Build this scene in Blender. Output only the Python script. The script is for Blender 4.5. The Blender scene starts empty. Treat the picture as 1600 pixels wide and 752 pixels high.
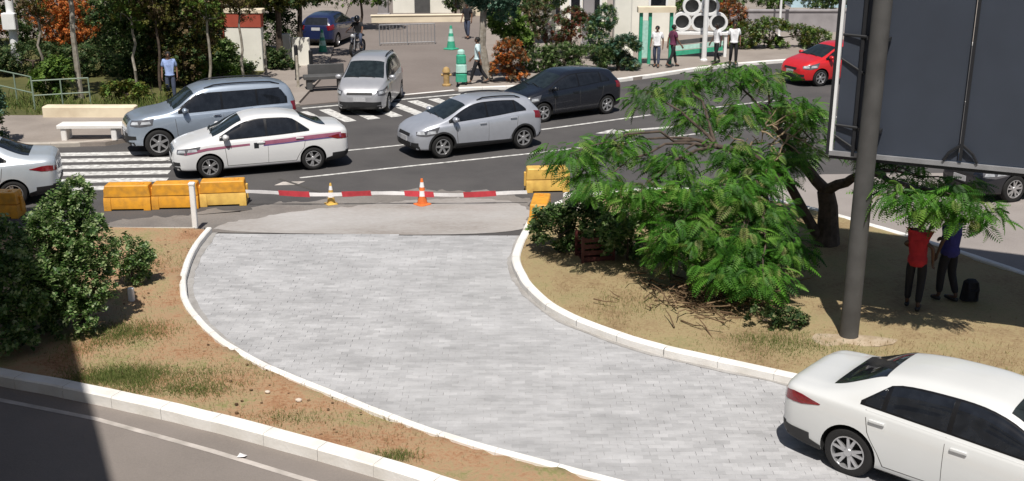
import bpy, bmesh, math, random
import numpy as np
from mathutils import Vector, Matrix, noise
from mathutils.bvhtree import BVHTree
from mathutils.geometry import delaunay_2d_cdt

R = math.radians
rnd = random.Random(7)
rng = np.random.default_rng(11)
scn = bpy.context.scene
COL = scn.collection

# ------------------------------------------------------------------ camera, sky, sun, exposure
cam_d = bpy.data.cameras.new('camera')
cam = bpy.data.objects.new('camera', cam_d)
COL.objects.link(cam)
cam.location = (0, 0, 7.1)
cam.rotation_euler = (R(90 - 17.6), 0, 0)
cam_d.sensor_width = 36
cam_d.lens = 36 * 1750 / 1600
cam_d.clip_start = 0.1
cam_d.clip_end = 3000
scn.camera = cam

SUN_EL = 62.0
SUN_AZ = 184.0            # compass-like bearing of the sun, 0 = +Y, clockwise
world = bpy.data.worlds.new('World')
scn.world = world
world.use_nodes = True
wn = world.node_tree.nodes
bgn = wn['Background']
sky = wn.new('ShaderNodeTexSky')
sky.sky_type = 'NISHITA'
sky.sun_disc = False
sky.sun_elevation = R(SUN_EL)
sky.sun_rotation = R(SUN_AZ)
sky.air_density = 1.0
sky.dust_density = 1.5
world.node_tree.links.new(sky.outputs[0], bgn.inputs[0])
bgn.inputs[1].default_value = 0.05
sun_d = bpy.data.lights.new('sun', 'SUN')
sun_d.energy = 4.3
sun_d.angle = R(0.5)
sun_d.color = (1.0, 0.955, 0.89)
sun = bpy.data.objects.new('sun', sun_d)
COL.objects.link(sun)
sdir = Vector((math.sin(R(SUN_AZ)) * math.cos(R(SUN_EL)), math.cos(R(SUN_AZ)) * math.cos(R(SUN_EL)), math.sin(R(SUN_EL))))
sun.rotation_euler = (-sdir).to_track_quat('-Z', 'Y').to_euler()
sun.location = (0, -20, 40)
scn.view_settings.view_transform = 'Standard'
scn.view_settings.look = 'None'
scn.view_settings.exposure = 0.22
scn.view_settings.gamma = 1.0

# ------------------------------------------------------------------ materials
def new_mat(name):
    m = bpy.data.materials.new(name)
    m.use_nodes = True
    return m, m.node_tree, m.node_tree.nodes['Principled BSDF']

def mat(name, col, rough=0.6, metal=0.0, coat=0.0, var=0.12, scale=6.0, bump=0.0, spec=0.5, dirt=None):
    """plain surface with a little procedural variation of tone"""
    m, nt, b = new_mat(name)
    b.inputs['Roughness'].default_value = rough
    b.inputs['Metallic'].default_value = metal
    b.inputs['Coat Weight'].default_value = coat
    b.inputs['Coat Roughness'].default_value = 0.05
    b.inputs['Specular IOR Level'].default_value = spec
    tc = nt.nodes.new('ShaderNodeTexCoord')
    n = nt.nodes.new('ShaderNodeTexNoise')
    n.inputs['Scale'].default_value = scale
    n.inputs['Detail'].default_value = 5
    nt.links.new(tc.outputs['Object'], n.inputs['Vector'])
    mx = nt.nodes.new('ShaderNodeMix')
    mx.data_type = 'RGBA'
    c0 = [max(0, c * (1 - var)) for c in col] + [1]
    c1 = [min(1, c * (1 + var)) for c in col] + [1]
    if dirt:
        c0 = list(dirt) + [1]
        c1 = list(col) + [1]
    mr = nt.nodes.new('ShaderNodeMapRange')
    mr.inputs['From Min'].default_value = 0.3
    mr.inputs['From Max'].default_value = 0.62
    nt.links.new(n.outputs['Fac'], mr.inputs['Value'])
    nt.links.new(mr.outputs['Result'], mx.inputs['Factor'])
    mx.inputs['A'].default_value = c0
    mx.inputs['B'].default_value = c1
    nt.links.new(mx.outputs['Result'], b.inputs['Base Color'])
    if bump:
        bp = nt.nodes.new('ShaderNodeBump')
        bp.inputs['Strength'].default_value = bump
        bp.inputs['Distance'].default_value = 0.01
        n2 = nt.nodes.new('ShaderNodeTexNoise')
        n2.inputs['Scale'].default_value = scale * 8
        n2.inputs['Detail'].default_value = 6
        nt.links.new(tc.outputs['Object'], n2.inputs['Vector'])
        nt.links.new(n2.outputs['Fac'], bp.inputs['Height'])
        nt.links.new(bp.outputs['Normal'], b.inputs['Normal'])
    return m

def ground_mat(name, stops, big=0.35, fine=18.0, rough=0.9, bump=0.3, stretch=(1, 1, 1), finemix=0.35):
    """noise-ramped ground: large patches plus fine grain"""
    m, nt, b = new_mat(name)
    b.inputs['Roughness'].default_value = rough
    b.inputs['Specular IOR Level'].default_value = 0.25
    tc = nt.nodes.new('ShaderNodeTexCoord')
    mp = nt.nodes.new('ShaderNodeMapping')
    mp.inputs['Scale'].default_value = stretch
    nt.links.new(tc.outputs['Object'], mp.inputs['Vector'])
    n1 = nt.nodes.new('ShaderNodeTexNoise'); n1.inputs['Scale'].default_value = big; n1.inputs['Detail'].default_value = 8; n1.inputs['Roughness'].default_value = 0.65
    n2 = nt.nodes.new('ShaderNodeTexNoise'); n2.inputs['Scale'].default_value = fine; n2.inputs['Detail'].default_value = 6; n2.inputs['Roughness'].default_value = 0.7
    nt.links.new(mp.outputs[0], n1.inputs['Vector'])
    nt.links.new(mp.outputs[0], n2.inputs['Vector'])
    mx = nt.nodes.new('ShaderNodeMix'); mx.data_type = 'FLOAT'
    mx.inputs['Factor'].default_value = finemix
    nt.links.new(n1.outputs['Fac'], mx.inputs['A'])
    nt.links.new(n2.outputs['Fac'], mx.inputs['B'])
    cr = nt.nodes.new('ShaderNodeValToRGB')
    el = cr.color_ramp.elements
    el[0].position = stops[0][0]; el[0].color = list(stops[0][1]) + [1]
    el[1].position = stops[-1][0]; el[1].color = list(stops[-1][1]) + [1]
    for p_, c_ in stops[1:-1]:
        e = el.new(p_); e.color = list(c_) + [1]
    nt.links.new(mx.outputs[0], cr.inputs[0])
    nt.links.new(cr.outputs[0], b.inputs['Base Color'])
    bp = nt.nodes.new('ShaderNodeBump'); bp.inputs['Strength'].default_value = bump; bp.inputs['Distance'].default_value = 0.02
    nt.links.new(n2.outputs['Fac'], bp.inputs['Height'])
    nt.links.new(bp.outputs['Normal'], b.inputs['Normal'])
    return m

def island_mat(name, stops, rough=0.6, trans=0.0, bump=0.0, spec=0.3, stain=0.0):
    """every loose piece of the mesh takes its own tone from the ramp"""
    m, nt, b = new_mat(name)
    b.inputs['Roughness'].default_value = rough
    b.inputs['Specular IOR Level'].default_value = spec
    ge = nt.nodes.new('ShaderNodeNewGeometry')
    cr = nt.nodes.new('ShaderNodeValToRGB')
    el = cr.color_ramp.elements
    el[0].position = stops[0][0]; el[0].color = list(stops[0][1]) + [1]
    el[1].position = stops[-1][0]; el[1].color = list(stops[-1][1]) + [1]
    for p_, c_ in stops[1:-1]:
        e = el.new(p_); e.color = list(c_) + [1]
    nt.links.new(ge.outputs['Random Per Island'], cr.inputs[0])
    out_col = cr.outputs[0]
    if stain:
        tc0 = nt.nodes.new('ShaderNodeTexCoord')
        for sc_, st_, (lo_, hi_) in ((.55, (1, 1.6, 1), (.35, .7)), (2.4, (.45, 1.3, 1), (.38, .68))):
            mp0 = nt.nodes.new('ShaderNodeMapping'); mp0.inputs['Scale'].default_value = st_
            n0 = nt.nodes.new('ShaderNodeTexNoise'); n0.inputs['Scale'].default_value = sc_; n0.inputs['Detail'].default_value = 7; n0.inputs['Roughness'].default_value = .7
            nt.links.new(tc0.outputs['Object'], mp0.inputs[0]); nt.links.new(mp0.outputs[0], n0.inputs['Vector'])
            mr0 = nt.nodes.new('ShaderNodeMapRange'); mr0.inputs['From Min'].default_value = lo_; mr0.inputs['From Max'].default_value = hi_
            mr0.inputs['To Min'].default_value = 1 - stain; mr0.inputs['To Max'].default_value = 1.06
            nt.links.new(n0.outputs['Fac'], mr0.inputs['Value'])
            vm = nt.nodes.new('ShaderNodeVectorMath'); vm.operation = 'SCALE'
            nt.links.new(out_col, vm.inputs[0]); nt.links.new(mr0.outputs[0], vm.inputs['Scale'])
            out_col = vm.outputs[0]
    nt.links.new(out_col, b.inputs['Base Color'])
    if trans:
        tr = nt.nodes.new('ShaderNodeBsdfTranslucent')
        ms = nt.nodes.new('ShaderNodeMixShader')
        ms.inputs[0].default_value = trans
        nt.links.new(out_col, tr.inputs[0])
        nt.links.new(b.outputs[0], ms.inputs[1])
        nt.links.new(tr.outputs[0], ms.inputs[2])
        nt.links.new(ms.outputs[0], nt.nodes['Material Output'].inputs[0])
    if bump:
        tc = nt.nodes.new('ShaderNodeTexCoord')
        n2 = nt.nodes.new('ShaderNodeTexNoise'); n2.inputs['Scale'].default_value = 60; n2.inputs['Detail'].default_value = 5
        bp = nt.nodes.new('ShaderNodeBump'); bp.inputs['Strength'].default_value = bump; bp.inputs['Distance'].default_value = 0.01
        nt.links.new(tc.outputs['Object'], n2.inputs['Vector'])
        nt.links.new(n2.outputs['Fac'], bp.inputs['Height'])
        nt.links.new(bp.outputs['Normal'], b.inputs['Normal'])
    return m

M = {}
M['asphalt'] = ground_mat('asphalt', [(0.30, (0.058, 0.056, 0.056)), (0.5, (0.087, 0.082, 0.081)), (0.72, (0.112, 0.106, 0.102))], big=0.5, fine=30)
M['old_asphalt'] = ground_mat('old_asphalt', [(0.28, (0.166, 0.145, 0.131)), (0.5, (0.220, 0.193, 0.174)), (0.75, (0.266, 0.232, 0.212))], big=0.45, fine=30)
M['side_road'] = ground_mat('side_road', [(0.28, (0.225, 0.198, 0.184)), (0.5, (0.297, 0.266, 0.248)), (0.75, (0.360, 0.324, 0.302))], big=0.5, fine=30)
M['pavement'] = ground_mat('pavement', [(0.28, (0.211, 0.180, 0.158)), (0.5, (0.290, 0.251, 0.220)), (0.75, (0.370, 0.326, 0.290))], big=0.5, fine=20)
M['plaza'] = ground_mat('plaza', [(0.28, (0.165, 0.139, 0.125)), (0.5, (0.205, 0.175, 0.158)), (0.75, (0.244, 0.211, 0.191))], big=0.25, fine=12)
M['apron'] = ground_mat('apron', [(0.30, (0.235, 0.206, 0.183)), (0.46, (0.353, 0.329, 0.311)), (0.7, (0.470, 0.459, 0.452))], big=0.55, fine=16, stretch=(0.5, 1.4, 1))
M['dust'] = ground_mat('dust', [(0.30, (0.130, 0.119, 0.114)), (0.5, (0.205, 0.186, 0.170)), (0.72, (0.292, 0.270, 0.253))], big=0.8, fine=20)
M['mortar'] = ground_mat('mortar', [(0.3, (0.391, 0.385, 0.385)), (0.7, (0.506, 0.500, 0.500))], big=1.0, fine=25)
M['earth'] = ground_mat('earth', [(0.32, (.17, .085, .045)), (0.42, (.34, .185, .10)), (0.48, (.38, .245, .145)), (0.55, (.34, .26, .145)), (0.62, (.22, .22, .085)), (0.72, (.44, .31, .19))], big=1.1, fine=17, bump=1.0, finemix=0.42)
M['dry_earth'] = ground_mat('dry_earth', [(0.32, (.16, .105, .055)), (0.43, (.28, .20, .11)), (0.52, (.34, .265, .145)), (0.60, (.27, .235, .115)), (0.72, (.40, .31, .19))], big=0.9, fine=15, bump=1.0, finemix=0.42)
M['lawn_soil'] = ground_mat('lawn_soil', [(0.3, (.05, .06, .02)), (0.5, (.10, .10, .035)), (0.75, (.18, .14, .065))], big=0.6, fine=8, bump=1.0)
M['far_ground'] = ground_mat('far_ground', [(0.3, (.16, .14, .12)), (0.7, (.26, .23, .20))], big=0.1, fine=4)
M['paver'] = island_mat('paver', [(0.0, (.41, .408, .413)), (0.15, (.455, .452, .458)), (0.85, (.49, .487, .493)), (1.0, (.53, .526, .532))], rough=0.85, bump=0.5, stain=.17)
M['kerb_paint'] = mat('kerb_paint', (.82, .80, .77), rough=0.7, scale=2.2, dirt=(.70, .67, .62), bump=0.4)
M['road_paint'] = mat('road_paint', (.72, .71, .68), rough=0.75, scale=7.0, dirt=(.30, .29, .275))
M['thin_paint'] = mat('thin_paint', (.55, .50, .46), rough=0.8, scale=3.0, dirt=(.33, .30, .27))
M['joint'] = mat('joint', (.07, .065, .06), rough=0.9)
M['concrete'] = mat('concrete', (.42, .38, .33), rough=0.9, scale=3, bump=0.4)
M['pad'] = mat('pad', (.44, .35, .25), rough=0.95, scale=5, bump=0.8, dirt=(.30, .22, .13))
M['white_wall'] = mat('white_wall', (.78, .76, .68), rough=0.8, scale=1.2, var=.06)
M['cream'] = mat('cream', (.72, .63, .48), rough=0.8, scale=1.5, var=.08)
M['cream_paint'] = mat('cream_paint', (.80, .70, .52), rough=0.8, scale=1.5, dirt=(.6, .5, .36))
M['red_wall'] = mat('red_wall', (.36, .07, .04), rough=0.7, scale=2)
M['grey_wall'] = mat('grey_wall', (.30, .28, .285), rough=0.85, scale=2)
M['white_paint'] = mat('white_paint', (.80, .80, .79), rough=0.5, scale=3, var=.04)
M['pale_blue'] = mat('pale_blue', (.42, .58, .66), rough=0.5, scale=1)
M['glass_dark'] = mat('glass_dark', (.012, .014, .018), rough=0.05, var=.3, spec=0.6)
M['screen_glass'] = mat('screen_glass', (.016, .022, .024), rough=0.04, var=.3, spec=.55)
M['black_plastic'] = mat('black_plastic', (.018, .018, .019), rough=0.55)
M['trim_black'] = mat('trim_black', (.007, .007, .008), rough=0.3)
M['rubber'] = mat('rubber', (.013, .0125, .0125), rough=0.85)
M['well'] = mat('well', (.008, .008, .008), rough=0.95)
M['alloy'] = mat('alloy', (.55, .55, .56), rough=0.33, metal=0.75, var=.05)
M['chrome'] = mat('chrome', (.75, .75, .76), rough=0.15, metal=1.0, var=.02)
M['lamp_clear'] = mat('lamp_clear', (.55, .57, .60), rough=0.12, var=.2, scale=9, coat=1.0, dirt=(.30, .31, .33))
M['lamp_housing'] = mat('lamp_housing', (.10, .10, .11), rough=0.15, coat=1.0, var=.2)
M['lamp_red'] = mat('lamp_red', (.17, .007, .014), rough=0.15, coat=1.0, var=.3, scale=30)
M['plate'] = mat('plate', (.45, .45, .46), rough=0.5, scale=30)
M['car_white'] = mat('car_white', (0.640, 0.648, 0.640), rough=0.32, coat=0.8, var=.015, scale=1.5)
M['car_taxi'] = mat('car_taxi', (0.705, 0.705, 0.705), rough=0.32, coat=0.8, var=.02, scale=1.5)
M['car_silver'] = mat('car_silver', (.50, .52, .57), rough=0.36, metal=0.45, coat=0.7, var=.03)
M['car_blue_silver'] = mat('car_blue_silver', (.36, .42, .50), rough=0.34, metal=0.45, coat=0.8, var=.03)
M['car_grey_silver'] = mat('car_grey_silver', (.50, .50, .52), rough=0.36, metal=0.45, coat=0.7, var=.03)
M['car_pale_silver'] = mat('car_pale_silver', (.58, .63, .68), rough=0.34, metal=0.4, coat=0.7, var=.03)
M['car_black'] = mat('car_black', (.010, .012, .018), rough=0.22, coat=0.6, var=.1)
M['car_red'] = mat('car_red', (.58, .018, .022), rough=0.3, coat=0.8, var=.05)
M['car_blue'] = mat('car_blue', (.014, .022, .075), rough=0.3, coat=0.8, var=.05)
M['stripe_red'] = mat('stripe_red', (.30, .10, .16), rough=0.4, coat=0.5)
M['stripe_blue'] = mat('stripe_blue', (.10, .07, .22), rough=0.4, coat=0.5)
M['yellow'] = mat('yellow', (.78, .355, .028), rough=0.55, scale=6, dirt=(.50, .24, .035), bump=.15)
M['yellow_pale'] = mat('yellow_pale', (.78, .50, .12), rough=0.5, scale=4, dirt=(.55, .33, .08))
M['yellow_orange'] = mat('yellow_orange', (.72, .24, .03), rough=0.5, scale=5, dirt=(.76, .42, .05))
M['hydrant_paint'] = mat('hydrant_paint', (.50, .33, .13), rough=0.7, scale=6, dirt=(.34, .22, .10))
M['orange'] = mat('orange', (.72, .17, .04), rough=0.5, scale=6)
M['tape_white'] = mat('tape_white', (.82, .80, .80), rough=0.45, scale=8, var=.05)
M['tape_red'] = mat('tape_red', (.50, .045, .06), rough=0.45, scale=8)
M['teal'] = mat('teal', (.045, .34, .21), rough=0.45, scale=8)
M['teal_pale'] = mat('teal_pale', (.42, .66, .58), rough=0.45, scale=8)
M['steel_dark'] = mat('steel_dark', (.012, .013, .016), rough=0.55, scale=4)
M['pole_grey'] = mat('pole_grey', (0.080, 0.078, 0.075), rough=0.7, scale=3, dirt=(0.056, 0.054, 0.052), bump=.2)
M['panel_slate'] = mat('panel_slate', (.036, .045, .064), rough=0.6, scale=0.9, var=.12)
M['rail_grey'] = mat('rail_grey', (.30, .30, .31), rough=0.5, metal=0.3, scale=4)
M['rail_green'] = mat('rail_green', (.20, .26, .20), rough=0.5, scale=4)
M['bark'] = mat('bark', (.075, .055, .042), rough=0.95, scale=9, bump=.8, var=.4)
M['bark_pale'] = mat('bark_pale', (.36, .33, .28), rough=0.95, scale=7, bump=.6, dirt=(.2, .17, .13))
M['dry_twig'] = mat('dry_twig', (.30, .22, .14), rough=0.95, scale=9, var=.3)
M['dark_stone'] = mat('dark_stone', (.075, .075, .075), rough=0.8, scale=4)
M['red_plastic'] = mat('red_plastic', (.085, .022, .020), rough=0.5, scale=6)
M['stone'] = mat('stone', (.58, .50, .42), rough=0.9, scale=9)
M['leaf_tree'] = island_mat('leaf_tree', [(0.0, (.022, .078, .010)), (0.3, (.052, .17, .018)), (0.65, (.10, .27, .028)), (0.9, (.19, .36, .06)), (1.0, (.27, .27, .10))], rough=0.5, trans=0.42)
M['leaf_bush'] = island_mat('leaf_bush', [(0.0, (0.030, 0.072, 0.017)), (0.3, (0.072, 0.150, 0.034)), (0.65, (0.144, 0.240, 0.060)), (1.0, (0.408, 0.480, 0.240))], rough=0.45, trans=0.38, spec=0.5)
M['leaf_dark'] = island_mat('leaf_dark', [(0.0, (0.020, 0.046, 0.014)), (0.5, (0.052, 0.102, 0.029)), (0.85, (0.123, 0.167, 0.058)), (1.0, (0.290, 0.290, 0.145))], rough=0.55, trans=0.38)
M['leaf_brown'] = island_mat('leaf_brown', [(0.0, (0.054, 0.042, 0.018)), (0.4, (0.132, 0.102, 0.043)), (0.75, (0.228, 0.162, 0.084)), (1.0, (0.384, 0.276, 0.180))], rough=0.6, trans=0.38)
M['leaf_orange'] = island_mat('leaf_orange', [(0.0, (.18, .060, .014)), (0.3, (.46, .13, .028)), (0.8, (.66, .21, .05)), (1.0, (.22, .22, .06))], rough=0.6, trans=0.3)
M['leaf_olive'] = island_mat('leaf_olive', [(0.0, (.035, .04, .008)), (0.5, (.11, .11, .018)), (1.0, (.20, .20, .045))], rough=0.6, trans=0.3)
M['leaf_bright'] = island_mat('leaf_bright', [(0.0, (0.034, 0.081, 0.011)), (0.5, (0.103, 0.184, 0.029)), (1.0, (0.207, 0.310, 0.057))], rough=0.6, trans=0.3)
M['leaf_red'] = island_mat('leaf_red', [(0.0, (0.084, 0.025, 0.017)), (0.5, (0.238, 0.049, 0.035)), (1.0, (0.168, 0.154, 0.056))], rough=0.6, trans=0.3)
M['leaf_teal'] = island_mat('leaf_teal', [(0.0, (0.025, 0.075, 0.050)), (0.5, (0.069, 0.163, 0.100)), (1.0, (0.213, 0.338, 0.250))], rough=0.5, trans=0.38)
M['grass'] = island_mat('grass', [(0.0, (.085, .13, .03)), (0.5, (.15, .20, .05)), (1.0, (.27, .27, .10))], rough=0.8, trans=0.3)
M['straw'] = island_mat('straw', [(0.0, (.16, .105, .045)), (0.5, (.28, .20, .09)), (1.0, (.40, .31, .16))], rough=0.9, trans=0.2)
M['litter'] = island_mat('litter', [(0.0, (.045, .028, .016)), (0.5, (.13, .080, .045)), (1.0, (.30, .21, .12))], rough=0.95)
M['skin_a'] = mat('skin_a', (.20, .105, .065), rough=0.55)
M['skin_b'] = mat('skin_b', (.085, .045, .030), rough=0.55)
M['hair'] = mat('hair', (.010, .009, .008), rough=0.7)
M['eye'] = mat('eye', (.03, .02, .02), rough=0.2)
def cloth(n, c): M[n] = mat(n, c, rough=0.9, scale=14, var=.12)
cloth('cloth_white', (.76, .76, .77)); cloth('cloth_black', (.014, .014, .017)); cloth('cloth_red', (.42, .020, .030))
cloth('cloth_navy', (.030, .030, .17)); cloth('cloth_blue', (.28, .37, .62)); cloth('cloth_purple', (.13, .03, .07))
cloth('cloth_denim', (.06, .075, .12)); cloth('cloth_mint', (.55, .68, .70)); cloth('cloth_grey', (.25, .25, .27))

# ------------------------------------------------------------------ object helpers
def tag(o, label=None, cat=None, group=None, kind=None):
    if label: o['label'] = label
    if cat: o['category'] = cat
    if group: o['group'] = group
    if kind: o['kind'] = kind
    return o

def empty(name, loc, rz, label, cat, group=None):
    o = bpy.data.objects.new(name, None)
    o.empty_display_size = 0.3
    COL.objects.link(o)
    o.location = loc
    o.rotation_euler = (0, 0, rz)
    return tag(o, label, cat, group)

def link(name, me, parent=None, loc=None):
    o = bpy.data.objects.new(name, me)
    COL.objects.link(o)
    if parent is not None: o.parent = parent
    if loc is not None: o.location = loc
    return o

KIDS = {}
def copy_tree(o, parent=None):
    c = o.copy()
    COL.objects.link(c)
    if parent is not None: c.parent = parent
    for ch in [k for k in bpy.data.objects if k.parent == o]:
        copy_tree(ch, c)
    return c

class MB:
    """collects simple shapes; build() links them as ONE mesh object"""
    def __init__(s):
        s.v = []; s.f = []; s.m = []; s.cur = 0
    def add(s, vs, fs):
        b = len(s.v)
        s.v += [tuple(v) for v in vs]
        s.f += [[i + b for i in f] for f in fs]
        s.m += [s.cur] * len(fs)
        return s
    def box(s, c, sz, rz=0.0, bev=0.0, top=1.0, rot=None):
        """box with optionally chamfered vertical edges and a tapered top"""
        x, y, z = sz[0] / 2, sz[1] / 2, sz[2] / 2
        b = min(bev, x * .45, y * .45)
        if b > 0:
            ring = [(-x + b, -y), (x - b, -y), (x, -y + b), (x, y - b), (x - b, y), (-x + b, y), (-x, y - b), (-x, -y + b)]
            lv = [(-z, .0), (z - min(b, z), .0), (z, b)]
        else:
            ring = [(-x, -y), (x, -y), (x, y), (-x, y)]
            lv = [(-z, 0), (z, 0)]
        vs = []
        for k, (h, inn) in enumerate(lv):
            t = 1 + (top - 1) * (h + z) / (2 * z)
            for (a, c_) in ring:
                fx = (abs(a) - inn) / abs(a) if abs(a) > 1e-6 and inn else 1
                fy = (abs(c_) - inn) / abs(c_) if abs(c_) > 1e-6 and inn else 1
                vs.append(Vector((a * t * fx, c_ * t * fy, h)))
        n = len(ring); fs = []
        for k in range(len(lv) - 1):
            for i in range(n):
                j = (i + 1) % n
                fs.append([k * n + i, k * n + j, (k + 1) * n + j, (k + 1) * n + i])
        fs.append(list(range(n - 1, -1, -1)))
        fs.append([(len(lv) - 1) * n + i for i in range(n)])
        mt = rot if rot is not None else Matrix.Rotation(rz, 3, 'Z')
        return s.add([mt @ v + Vector(c) for v in vs], fs)
    def tube(s, pts, radii, n=8, cap=True):
        pts = [Vector(p) for p in pts]
        if not hasattr(radii, '__len__'): radii = [radii] * len(pts)
        vs = []; fs = []
        up = Vector((0.13, 0.31, 0.94)).normalized()
        prev = None
        for i, p in enumerate(pts):
            d = (pts[min(i + 1, len(pts) - 1)] - pts[max(i - 1, 0)])
            d = d.normalized() if d.length > 1e-9 else Vector((0, 0, 1))
            if prev is None:
                a = d.cross(up)
                if a.length < 1e-3: a = d.cross(Vector((1, 0, 0)))
            else:
                a = prev - d * prev.dot(d)
            a.normalize(); b = d.cross(a); prev = a
            for k in range(n):
                t = 2 * math.pi * k / n
                vs.append(p + (a * math.cos(t) + b * math.sin(t)) * radii[i])
        for i in range(len(pts) - 1):
            for k in range(n):
                j = (k + 1) % n
                fs.append([i * n + k, i * n + j, (i + 1) * n + j, (i + 1) * n + k])
        if cap:
            fs.append(list(range(n - 1, -1, -1)))
            fs.append([(len(pts) - 1) * n + k for k in range(n)])
        return s.add(vs, fs)
    def lathe(s, prof, n=20, axis='Z', c=(0, 0, 0), closed=False):
        vs = []; fs = []
        for (r, h) in prof:
            for k in range(n):
                t = 2 * math.pi * k / n
                if axis == 'Z': q = (r * math.cos(t), r * math.sin(t), h)
                elif axis == 'Y': q = (r * math.cos(t), h, r * math.sin(t))
                else: q = (h, r * math.cos(t), r * math.sin(t))
                vs.append(Vector(q) + Vector(c))
        L = len(prof)
        for i in range(L if closed else L - 1):
            i2 = (i + 1) % L
            for k in range(n):
                j = (k + 1) % n
                fs.append([i * n + k, i * n + j, i2 * n + j, i2 * n + k])
        if not closed:
            fs.append(list(range(n - 1, -1, -1)))
            fs.append([(L - 1) * n + k for k in range(n)])
        return s.add(vs, fs)
    def ball(s, c, r, n=10, m=7):
        if not hasattr(r, '__len__'): r = (r, r, r)
        vs = [Vector((0, 0, -r[2])) + Vector(c)]
        for i in range(1, m):
            ph = -math.pi / 2 + math.pi * i / m
            for k in range(n):
                t = 2 * math.pi * k / n
                vs.append(Vector((r[0] * math.cos(ph) * math.cos(t), r[1] * math.cos(ph) * math.sin(t), r[2] * math.sin(ph))) + Vector(c))
        vs.append(Vector((0, 0, r[2])) + Vector(c))
        fs = []
        for k in range(n): fs.append([0, 1 + (k + 1) % n, 1 + k])
        for i in range(m - 2):
            for k in range(n):
                j = (k + 1) % n
                fs.append([1 + i * n + k, 1 + i * n + j, 1 + (i + 1) * n + j, 1 + (i + 1) * n + k])
        e = len(vs) - 1; b = 1 + (m - 2) * n
        for k in range(n): fs.append([b + k, b + (k + 1) % n, e])
        return s.add(vs, fs)
    def mesh(s, name, mats, smooth=True, angle=35):
        me = bpy.data.meshes.new(name)
        me.from_pydata(s.v, [], s.f)
        if not isinstance(mats, (list, tuple)): mats = [mats]
        for m_ in mats: me.materials.append(m_)
        me.polygons.foreach_set('material_index', s.m)
        me.update()
        bm = bmesh.new(); bm.from_mesh(me)
        bmesh.ops.recalc_face_normals(bm, faces=bm.faces)
        bm.to_mesh(me); bm.free()
        if smooth:
            me.polygons.foreach_set('use_smooth', [True] * len(me.polygons))
            me.set_sharp_from_angle(angle=R(angle))
        return me
    def build(s, name, mats, parent=None, loc=None, smooth=True, angle=35):
        return link(name, s.mesh(name, mats, smooth, angle), parent, loc)

def np_mesh(name, verts, faces, mats, smooth=False):
    """verts (N,3) float array, faces (F,k) int array"""
    me = bpy.data.meshes.new(name)
    k = faces.shape[1]
    me.vertices.add(len(verts)); me.vertices.foreach_set('co', np.ascontiguousarray(verts, dtype=np.float32).ravel())
    me.loops.add(faces.size); me.loops.foreach_set('vertex_index', np.ascontiguousarray(faces, dtype=np.int32).ravel())
    me.polygons.add(len(faces)); me.polygons.foreach_set('loop_start', np.arange(0, faces.size, k, dtype=np.int32))
    me.polygons.foreach_set('use_smooth', np.full(len(faces), bool(smooth)))
    me.update(calc_edges=True)
    for m_ in (mats if isinstance(mats, (list, tuple)) else [mats]): me.materials.append(m_)
    return me

def instance(tv, tf, pos, rot, scale):
    """template copied N times: rot (N,3,3), pos (N,3), scale (N,)"""
    n = len(pos)
    v = np.einsum('nij,kj->nki', rot, tv) * scale[:, None, None] + pos[:, None, :]
    f = tf[None] + (np.arange(n) * len(tv))[:, None, None]
    return v.reshape(-1, 3), f.reshape(-1, tf.shape[1])

def rot_from(yaw, pitch, roll):
    cy, sy, cp, sp, cr, sr = np.cos(yaw), np.sin(yaw), np.cos(pitch), np.sin(pitch), np.cos(roll), np.sin(roll)
    n = len(yaw); z = np.zeros(n); o = np.ones(n)
    Rz = np.stack([cy, -sy, z, sy, cy, z, z, z, o], 1).reshape(n, 3, 3)
    Ry = np.stack([cp, z, sp, z, o, z, -sp, z, cp], 1).reshape(n, 3, 3)
    Rx = np.stack([o, z, z, z, cr, -sr, z, sr, cr], 1).reshape(n, 3, 3)
    return Rz @ Ry @ Rx

# ------------------------------------------------------------------ the setting: ground sheets, kerbs, markings
def inside(p, poly):
    x, y = p; r = False; j = len(poly) - 1
    for i in range(len(poly)):
        xi, yi = poly[i]; xj, yj = poly[j]
        if (yi > y) != (yj > y) and x < (xj - xi) * (y - yi) / (yj - yi) + xi: r = not r
        j = i
    return r

def smooth_line(pts, it=2, closed=False):
    pts = [Vector(p) for p in pts]
    for _ in range(it):
        o = [] if closed else [pts[0]]
        n = len(pts)
        for i in range(n if closed else n - 1):
            a, b = pts[i], pts[(i + 1) % n]
            o += [a * .75 + b * .25, a * .25 + b * .75]
        if not closed: o.append(pts[-1])
        pts = o
    return pts

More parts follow.
